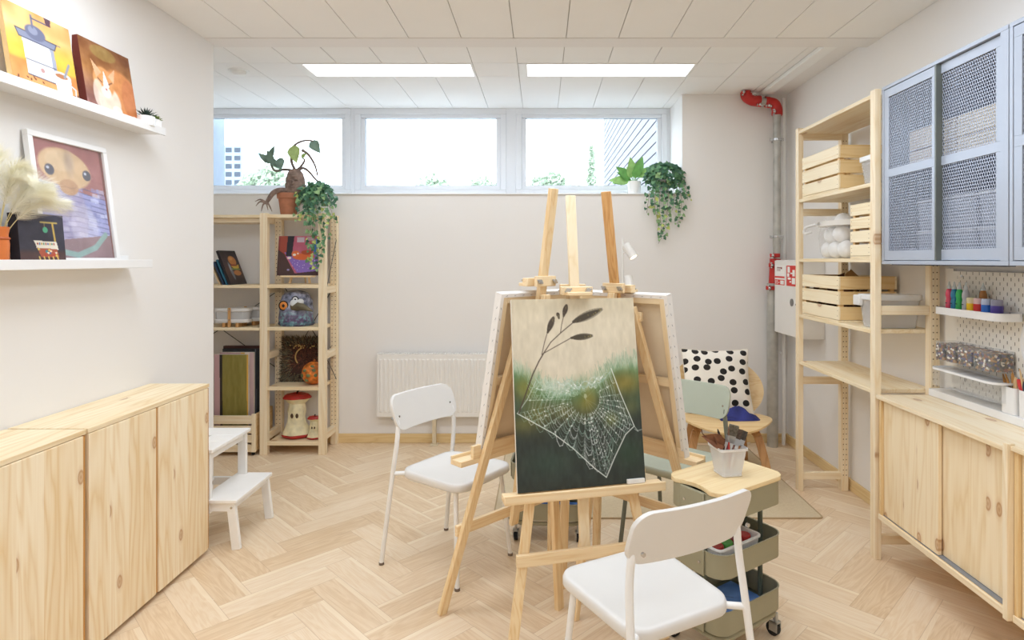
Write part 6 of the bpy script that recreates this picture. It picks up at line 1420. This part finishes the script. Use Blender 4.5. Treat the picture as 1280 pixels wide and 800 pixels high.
# ------------------------------------------------------------------ steel mesh wall cabinets
BLUEG = mat('blue grey steel', 'ACB3C0', 0.38, 0.15, var=0.012); BLUED = mat('blue grey steel in shade', '3E4660', 0.5, 0.1, var=0.012)  # inside steel darkened in colour for the shade behind the mesh
MESHM = mat('expanded steel mesh', 'B4BACB', 0.4, 0.2, var=0.01)
def mesh_sheet(y0, y1, z0, z1, x):
    p, q = 0.0125, 0.0250; w_ = 0.0030; b = MB(); W_ = y1-y0; H = z1-z0; sl = q/p
    for s in (1, -1):
        # lines z = z0 + s*sl*(y-c)
        c = -H/sl if s > 0 else 0.0; end = W_ if s > 0 else W_+H/sl; cc = math.floor(c/p)*p
        while cc < end:
            if s > 0: ya, yb = max(0, cc), min(W_, cc+H/sl); za, zb = sl*(ya-cc), sl*(yb-cc)
            else: ya, yb = max(0, cc-H/sl), min(W_, cc); za, zb = sl*(cc-ya), sl*(cc-yb)
            if yb-ya > 0.001: b.bar((x, y0+ya, z0+za), (x, y0+yb, z0+zb), 0.0006, w_, (0, 1, 0))
            cc += p
    return b
def mesh_cabinet(y0, y1, label, x0=1.625):
    r = empty('mesh_cabinet', (0, 0, 0), 0, 0, label, 'cabinet', 'blue grey steel cabinets with mesh doors'); z0, z1 = 1.42, 2.262; xb = XR-0.002; t = 0.016
    b = MB(); b.box(x0, xb, y0, y1, z1-t, z1).box(x0, xb, y0, y1, z0, z0+t).box(x0, xb, y0, y0+t, z0+t, z1-t).box(x0, xb, y1-t, y1, z0+t, z1-t); b.build('steel_body', BLUEG, r, bevel=0.0015)
    MB().box(xb-0.004, xb, y0+t, y1-t, z0+t, z1-t).build('back_panel', BLUED, r)
    MB().box(x0+0.045, xb-0.004, y0+t, y1-t, 1.832, 1.842).build('inner_shelf', BLUED, r)
    MB().box(x0+0.001, x0+0.004, y0+t, y0+t+0.022, z0+t, z1-t).build('face_strip', BLUEG, r)
    ym = (y0+y1)/2+0.012
    for k, (a, c_, xo) in enumerate(((y0+t+0.024, ym+0.012, 0.014), (ym-0.024, y1-t-0.002, 0.002))):
        d = MB(); x_ = x0+xo; za, zb = z0+t+0.003, z1-t-0.003; f = 0.036; mzb, mza = 1.865, 1.828
        if k == 1: a0 = a
        d.box(x_, x_+0.010, a, c_, za, 1.483).box(x_, x_+0.010, a, c_, 2.204, zb).box(x_, x_+0.010, a, c_, mza, mzb)
        d.box(x_, x_+0.010, a, a+f, 1.483, mza).box(x_, x_+0.010, a, a+f, mzb, 2.204).box(x_, x_+0.010, c_-f, c_, 1.483, mza).box(x_, x_+0.010, c_-f, c_, mzb, 2.204)
        o = d.build('sliding_door', BLUEG, r, bevel=0.0008)
        mesh_sheet(a+f, c_-f, 1.483, mza, x_+0.005).build('mesh_panel', MESHM, o, smooth=0); mesh_sheet(a+f, c_-f, mzb, 2.204, x_+0.005).build('mesh_panel', MESHM, o, smooth=0)
        if k == 1: MB().box(x_-0.010, x_, a-0.001, a+0.004, za, zb).box(x_-0.010, x_+0.024, a-0.006, a-0.001, za, zb).build('door_pull', mat('pull shade grey', '6E736E', 0.4, 0.2), o, bevel=0.001)
    MB().box(x0+0.03, x0+0.05, y0+0.03, y1-0.03, z0-0.004, z0).build('bottom_rail', BLUED, r)
    return r
mesh_cabinet(2.117, 2.905, 'blue grey steel wall cabinet with two mesh sliding doors above the pegboard')
mesh_cabinet(1.325, 2.113, 'blue grey steel cabinet cut off by the right edge of the photo')
CRM = wood('cream box planks', 'y', 'z', light='F0E4CE', dark='E2D2B4')
for (y, L, lb) in ((2.185, 0.30, 'cream wooden box behind the right mesh door, upper shelf'), (2.50, 0.31, 'cream wooden box straddling the two mesh doors, upper shelf')):
    r = empty('wooden_box', (1.70, y, 1.8425), 0, 0, lb, 'box', 'cream boxes in the mesh cabinet')
    for i in range(2): MB().box(0, 0.012, 0, L, 0.006+i*0.094, 0.092+i*0.094).build('plank', CRM, r, bevel=0.001); MB().box(0.188, 0.20, 0, L, 0.006+i*0.094, 0.092+i*0.094).build('plank', CRM, r, bevel=0.001)
    for yy in (0, L-0.012): MB().box(0.012, 0.188, yy, yy+0.012, 0.004, 0.186).build('end_panel', CRM, r)
    MB().box(0.0, 0.20, 0, L, 0, 0.006).build('bottom', CRM, r)
n_ = 0
for j, z in enumerate((1.4365, 1.5735)):
    for i, y in enumerate((2.28, 2.475, 2.665)):
        lb = ['lower', 'upper'][j]+' clear box in the mesh cabinet, '+['behind the right end of the right door', 'behind the middle of the mesh doors', 'behind the left mesh door'][i]
        r = empty('clear_box', (1.79, y, z), 0, 0, lb, 'box', 'clear stacked boxes in the mesh cabinet')
        MB().tray(0.19, 0.175, 0.02, 0, 0.122, 0.003, taper=0.92).build('body', see('clear stacking box', 'DDE6F2', 0.45), r); MB().prism(rrect(0.196, 0.181, 0.02), 0.118, 0.132, cham=0.003).build('lid', see('clear stacking lid', 'F2F5FA', 0.8), r)
        MB().box(-0.06, 0.06, -0.06, 0.05, 0.004, 0.07).build('contents', mat('box contents %d' % (n_ % 3), ['5E78A8', 'B9AFA6', '7C8796'][n_ % 3], 0.8, var=0.3, scale=30), r, bevel=0.01); n_ += 1

# ------------------------------------------------------------------ low cabinet with sliding doors under the worktop
KN = wood('knotty pine sliding door', 'z', 'y', 0.095, light='F9E7C6', dark='E8CB9B', knots=0.5, kn='B0763E', rings=7, off=0.03)
CP = wood('pine cabinet panel', 'z', 'x', light='EED3A2', dark='D7AE72', knots=0.1)
def low_cabinet(y0, y1, label, dz=0.0):
    r = empty('sliding_door_cabinet', (0, 0, 0), 0, 0, label, 'cabinet', 'pine cabinets along the right wall'); z0, z1 = 0.207, 0.777+dz; x0 = 1.612; xb = XR-0.002
    b = MB(); b.box(x0, xb, y0, y0+0.018, z0, z1).box(x0, xb, y1-0.018, y1, z0, z1).box(x0, xb, y0+0.018, y1-0.018, z0, z0+0.02).box(xb-0.01, xb, y0+0.018, y1-0.018, z0+0.02, z1)
    b.build('carcass', CP, r, bevel=0.0015)
    MB().box(x0-0.005, x0+0.004, y0-0.0, y1, z0-0.002, z0+0.022).build('bottom_edge', PINEY, r, bevel=0.001)
    MB().box(x0+0.010, x0+0.052, y0+0.018, y1-0.018, z0+0.02, z0+0.0225).build('door_track', mat('grey track', '8F939C', 0.4, 0.3), r)
    ym = (y0+y1)/2
    MB().box(x0+0.012, x0+0.028, ym-0.012, y1-0.020, z0+0.0235, z1-0.004).build('sliding_door', KN, r, bevel=0.0015)
    MB().box(x0+0.033, x0+0.049, y0+0.020, ym+0.012, z0+0.0235, z1-0.004).build('sliding_door', KN, r, bevel=0.0015)
    return r
low_cabinet(2.10, 2.905, 'knotty pine low cabinet with two sliding doors right of the tall shelving')
low_cabinet(1.27, 2.075, 'pine low cabinet cut off by the bottom right corner of the photo', dz=0.012)
MB0 = MB().box(1.590, 1.618, 2.0765, 2.0985, 0.205, 0.812); o = MB0.build('divider_post', PINE, None, bevel=0.002); tag(o, 'narrow upright pine post between the two right-hand low cabinets', 'post')
o = MB().box(1.60, XR-0.002, 2.1, 2.912, 0.777, 0.795).build('worktop', wood('pine worktop', 'y', 'x', 0.12, light='F7E9CF', dark='E9D0A6', knots=0.12, rough=0.4), None, bevel=0.002); tag(o, 'pale pine worktop above the two-door sliding cabinet, below the pegboard', 'worktop')
o = MB().box(1.60, XR-0.002, 1.27, 2.0755, 0.789, 0.806).build('worktop', MC['pine worktop'], None, bevel=0.002); tag(o, 'pine worktop over the nearest right-hand cabinet, at the photo edge', 'worktop')

# ------------------------------------------------------------------ pegboard with its shelves
N = NT('pegboard lacquer'); tc = N.n('ShaderNodeTexCoord'); sp = N.n('ShaderNodeSeparateXYZ'); N.l(tc.outputs['Object'], sp.inputs[0])
def slot(oy, oz):
    fy = N.math('SUBTRACT', N.math('FRACT', N.math('ADD', N.math('DIVIDE', sp.outputs[1], 0.04), oy)), 0.5); fz = N.math('SUBTRACT', N.math('FRACT', N.math('ADD', N.math('DIVIDE', sp.outputs[2], 0.04), oz)), 0.5)
    ay = N.math('MULTIPLY', N.math('ABSOLUTE', fy), 0.04); az = N.math('MAXIMUM', N.math('SUBTRACT', N.math('MULTIPLY', N.math('ABSOLUTE', fz), 0.04), 0.005), 0.0)
    return N.math('LESS_THAN', N.math('SQRT', N.math('ADD', N.math('MULTIPLY', ay, ay), N.math('MULTIPLY', az, az))), 0.0021)
f = N.math('MAXIMUM', slot(0, 0), slot(0.5, 0.5))
N.l(N.mix(f, lin('F3EEE4'), lin('857B70')), N.b.inputs['Base Color']); N.b.inputs['Roughness'].default_value = 0.4
bn = N.n('ShaderNodeBump'); bn.invert = True; bn.inputs['Distance'].default_value = 0.002; N.l(f, bn.inputs['Height']); N.l(bn.outputs[0], N.b.inputs['Normal'])
PEG = N.m; PEGP = mat('pegboard lacquer plain', 'F3EEE4', 0.4, var=0.004)
PX = 1.915
r = empty('pegboard', (0, 0, 0), 0, 0, 'white slotted pegboard on the right wall above the worktop', 'pegboard')
b = MB(); b.box(PX, PX+0.005, 1.72, 2.80, 0.850, 1.388); b.build('slotted_panel', PEG, r)
b = MB(); b.box(PX, PX+0.005, 2.80, 2.84, 0.850, 1.388).box(PX+0.005, XR-0.001, 1.75, 2.80, 1.36, 1.375).box(PX+0.005, XR-0.001, 1.75, 2.80, 0.87, 0.885); b.build('panel_margin', PEGP, r)
MB().box(PX-0.004, PX, 2.765, 2.775, 1.362, 1.372).build('mounting_screw', CHROME, r)
o = MB().box(1.845, XR-0.002, 1.30, 2.90, 0.7955, 0.830).build('wall_ledge', WHITE, None, bevel=0.003); tag(o, 'long white ledge along the back of the worktop under the pegboard', 'ledge')
o = MB().box(XR-0.014, XR-0.002, 2.842, 2.90, 0.84, 1.40).build('wall_strip', PEGP, None, bevel=0.001); tag(o, 'plain cream panel between the pine post and the pegboard', 'panel')
def peg_tray(y0, y1, x0, z, h, m, label, r_=0.03):
    r = empty('pegboard_shelf', ((x0+PX)/2, (y0+y1)/2, z), 0, 0, label, 'shelf', 'small shelves hooked on the pegboard')
    D = PX-x0-0.002; L = y1-y0; MB().tray(D, L, r_, 0, h, 0.003).build('shelf_tray', m, r)
    for yy in (-L*0.3, L*0.3): MB().box(D/2-0.004, D/2+0.004, yy-0.002, yy+0.002, h*0.3, h*0.95).build('hook', CHROME, r)
    return r
peg_tray(2.40, 2.80, 1.80, 1.195, 0.032, WHITE, 'white pegboard shelf holding paint bottles and jars')
def bottle(y, col, label, x=1.852):
    r = empty('paint_bottle', (x, y, 1.1985), 0, 0, label, 'paint bottle'); 
    MB().lathe([(0.013, 0), (0.0148, 0.004), (0.0148, 0.055), (0.0125, 0.064), (0.0125, 0.070), (0.0150, 0.080), (0.0145, 0.094), (0.011, 0.106), (0.008, 0.112), (0, 0.112)], 24).build('body', mat('bottle '+col, col, 0.3, var=0.02), r)
    MB().lathe([(0.0085, 0.110), (0.0090, 0.120), (0.005, 0.130), (0.003, 0.143), (0.0, 0.144)], 16).build('nozzle', see('nozzle '+col, 'DDE6E8', 0.75), r)
    MB().box(-0.0152, -0.0147, -0.006, 0.006, 0.045, 0.049).build('label_mark', mat('dark label print', '2C2C34', 0.6), r)
bottle(2.762, 'E2506A', 'pink squeeze paint bottle, first on the pegboard shelf'); bottle(2.728, '2A7FA8', 'blue squeeze paint bottle between the pink and green ones')
bottle(2.694, '35B05A', 'green squeeze paint bottle on the pegboard shelf'); bottle(2.654, 'B9B9C0', 'silver grey squeeze paint bottle right of the green one'); bottle(2.596, 'A8713A', 'amber brown squeeze bottle behind the yellow paint pot', 1.885)
def pot(y, col, label, rr=0.0195, x=1.848, dark=False):
    r = empty('paint_pot', (x, y, 1.1985), 0, 0, label, 'paint pot')
    MB().cyl((0, 0, 0), (0, 0, 0.026), rr, n=24).build('label_band', mat('pot label', 'E2DDD8', 0.5, var=0.08, scale=60), r); MB().cyl((0, 0, 0.026), (0, 0, 0.056), rr, n=24).build('paint', mat('pot '+col, col, 0.35), r)
    MB().lathe([(rr, 0.056), (rr*0.98, 0.076), (rr*0.9, 0.080), (0, 0.080)], 24).build('lid', see('pot lid '+col, {'F2C81E': 'F3E6B8', 'D8352F': 'EFC8C4', '2A6CC8': 'C6D2EC', '4B3C92': '9A98AC'}[col], 0.85), r)
pot(2.612, 'F2C81E', 'yellow paint pot on the pegboard shelf'); pot(2.570, 'D8352F', 'red paint pot squeezed between the yellow and blue pots'); pot(2.522, '2A6CC8', 'bright blue paint pot on the pegboard shelf', 0.021); pot(2.468, '4B3C92', 'dark violet paint pot, last on the pegboard shelf', 0.022)
# bead boxes on a clear shelf
CL2 = see('acrylic', 'F2F4F6', 0.09, 0.08)
N = NT('mixed beads'); vo = N.n('ShaderNodeTexVoronoi'); vo.inputs['Scale'].default_value = 110; N.l(N.coords(), vo.inputs['Vector']); sc_ = N.n('ShaderNodeSeparateColor'); N.l(vo.outputs['Color'], sc_.inputs[0])
rp = N.ramp(sc_.outputs[0], [(0.0, '1C1A18'), (0.2, '5A4A24'), (0.38, '8A4A2A'), (0.52, '3A4A3E'), (0.64, 'A97A3A'), (0.78, '4C4A76'), (0.93, 'D8CDB8')])
e_ = [n for n in N.t.nodes if n.type == 'VALTORGB'][-1]; e_.color_ramp.interpolation = 'CONSTANT'; N.l(rp, N.b.inputs['Base Color']); N.b.inputs['Roughness'].default_value = 0.6
bn = N.n('ShaderNodeBump'); bn.invert = True; bn.inputs['Distance'].default_value = 0.001; N.l(vo.outputs['Distance'], bn.inputs['Height']); N.l(bn.outputs[0], N.b.inputs['Normal']); BEAD = N.m
R = random.Random(5)
WD = ['leftmost box of beads, greenish, on the pegboard', 'second box of beads from the left on the pegboard', 'third box of beads on the pegboard, with white and lilac beads', 'rightmost box of beads on the pegboard']
for i, (ya, yb) in enumerate(((2.735, 2.80), (2.662, 2.727), (2.566, 2.652), (2.445, 2.556))):
    r = empty('bead_box', (1.858, (ya+yb)/2, 0.985), 0, 0, WD[i], 'box', 'clear boxes of beads on the pegboard'); L = yb-ya
    MB().tray(0.100, L, 0.012, 0, 0.085, 0.002).build('clear_box', CL2, r)
    MB().prism(rrect(0.094, L-0.006, 0.010), 0.003, 0.074).build('beads', BEAD, r)['kind'] = 'stuff'
    q = MB()
    for k in range(7): q.sphere((-0.0475, R.uniform(-L/2+0.012, L/2-0.012), R.uniform(0.012, 0.066)), 0.0045, n=8, m=6)
    q.build('white_beads', mat('white bead', 'F2ECE2', 0.3), r)
    MB().box(0.046, 0.055, -0.004, 0.004, 0.05, 0.08).build('hook', CHROME, r)
peg_tray(2.42, 2.83, 1.795, 0.868, 0.072, CL2, 'empty clear acrylic tray on the pegboard below the bead boxes', 0.05)
r = empty('shelf_rim', ((1.797+PX)/2, 2.625, 0.94), 0, 0, 'white curved rim shelf over the empty clear tray', 'shelf'); MB().tray(PX-1.797-0.001, 0.414, 0.05, 0, 0.009, 0.003).build('rim_tray', WHITE, r)
# palette
r = empty('paint_palette', (PX-0.006, 2.335, 1.115), 0, 0, 'white plastic paint palette with round wells hanging on the pegboard', 'palette')
Mx = Matrix.Rotation(-PI/2, 4, 'Y'); b = MB(Mx); b.prism([(0.115*math.cos(a)*(1+0.05*math.sin(3*a)), 0.085*math.sin(a)) for a in [2*PI*i/40 for i in range(40)]], -0.001, 0.005, cham=0.001); b.build('plate', WHITE, r)
for i in range(7):
    a = 2*PI*i/7+0.3; c_ = (0.08*math.cos(a), 0.056*math.sin(a)); b = MB(Mx); b.lathe([(0.012, 0.006), (0.017, 0.008), (0.019, 0.0055)], 20, c=(c_[0], c_[1], 0)); b.build('well', WHITE, r)
# pencil pots
def pencilpot(y, label, w_=0.075):
    r = empty('utensil_pot', (1.885, y, 0.831), 0, 0, label, 'pot', 'white pots on the ledge'); MB().tray(0.072, w_, 0.012, 0, 0.105, 0.0025, taper=0.97).build('pot_body', WHITE, r); return r
pencilpot(2.415, 'white square pot of pale wooden brushes on the ledge, left one'); pencilpot(2.325, 'white square pot of tools on the ledge at the right edge of the photo')
R = random.Random(8)
for i in range(7):
    dy = 0.03-0.009*i; b0 = Vector((1.885+R.uniform(-0.02, 0.02), 2.415-0.005*i+0.012, 0.837)); tp = b0+Vector((R.uniform(-0.015, 0.01), 0.055-0.012*i if i < 5 else -0.02, R.uniform(0.135, 0.165)))
    o = MB().tube([(0, 0, 0), (tp-b0)*0.85, tp-b0], [0.0048, 0.0048, 0.002], 8).build('wooden_stick', mat('warm stick', 'C08A4A', 0.6) if i < 4 else mat('pale stick', 'DDBB8C', 0.6), None, loc=b0); tag(o, 'wooden brush handle leaning left in the white square pot on the ledge', 'stick', 'wooden handles in the left pot')
for i in range(4):
    b0 = Vector((1.885+R.uniform(-0.02, 0.02), 2.335-0.008*i, 0.837)); tp = b0+Vector((-0.01, 0.03-0.018*i, 0.18)); o = MB().tube([(0, 0, 0), (tp-b0)*0.8, tp-b0], [0.003, 0.004, 0.0015], 8).build('wooden_stick', mat('pale stick', 'DDBB8C', 0.6), None, loc=b0); tag(o, 'thin pale stick in the right white pot behind the red-handled pliers', 'stick', 'pale sticks in the right pot')
r = empty('pliers', (1.862, 2.345, 0.84), 0, 0, 'red and black handled pliers standing in the right white pot', 'pliers')
MB().tube(smoothpath([(0, 0.0, 0), (0, 0.006, 0.07), (0, 0.022, 0.115), (0, 0.026, 0.135)], 5), 0.0075, 10).build('red_handle', mat('red grip', 'D23A3A', 0.4), r); MB().tube(smoothpath([(0.0, -0.012, 0), (0.0, -0.006, 0.07), (0, 0.0, 0.11), (0, -0.004, 0.13)], 5), 0.0065, 10).build('black_handle', mat('dark grip', '3A3E46', 0.4), r)
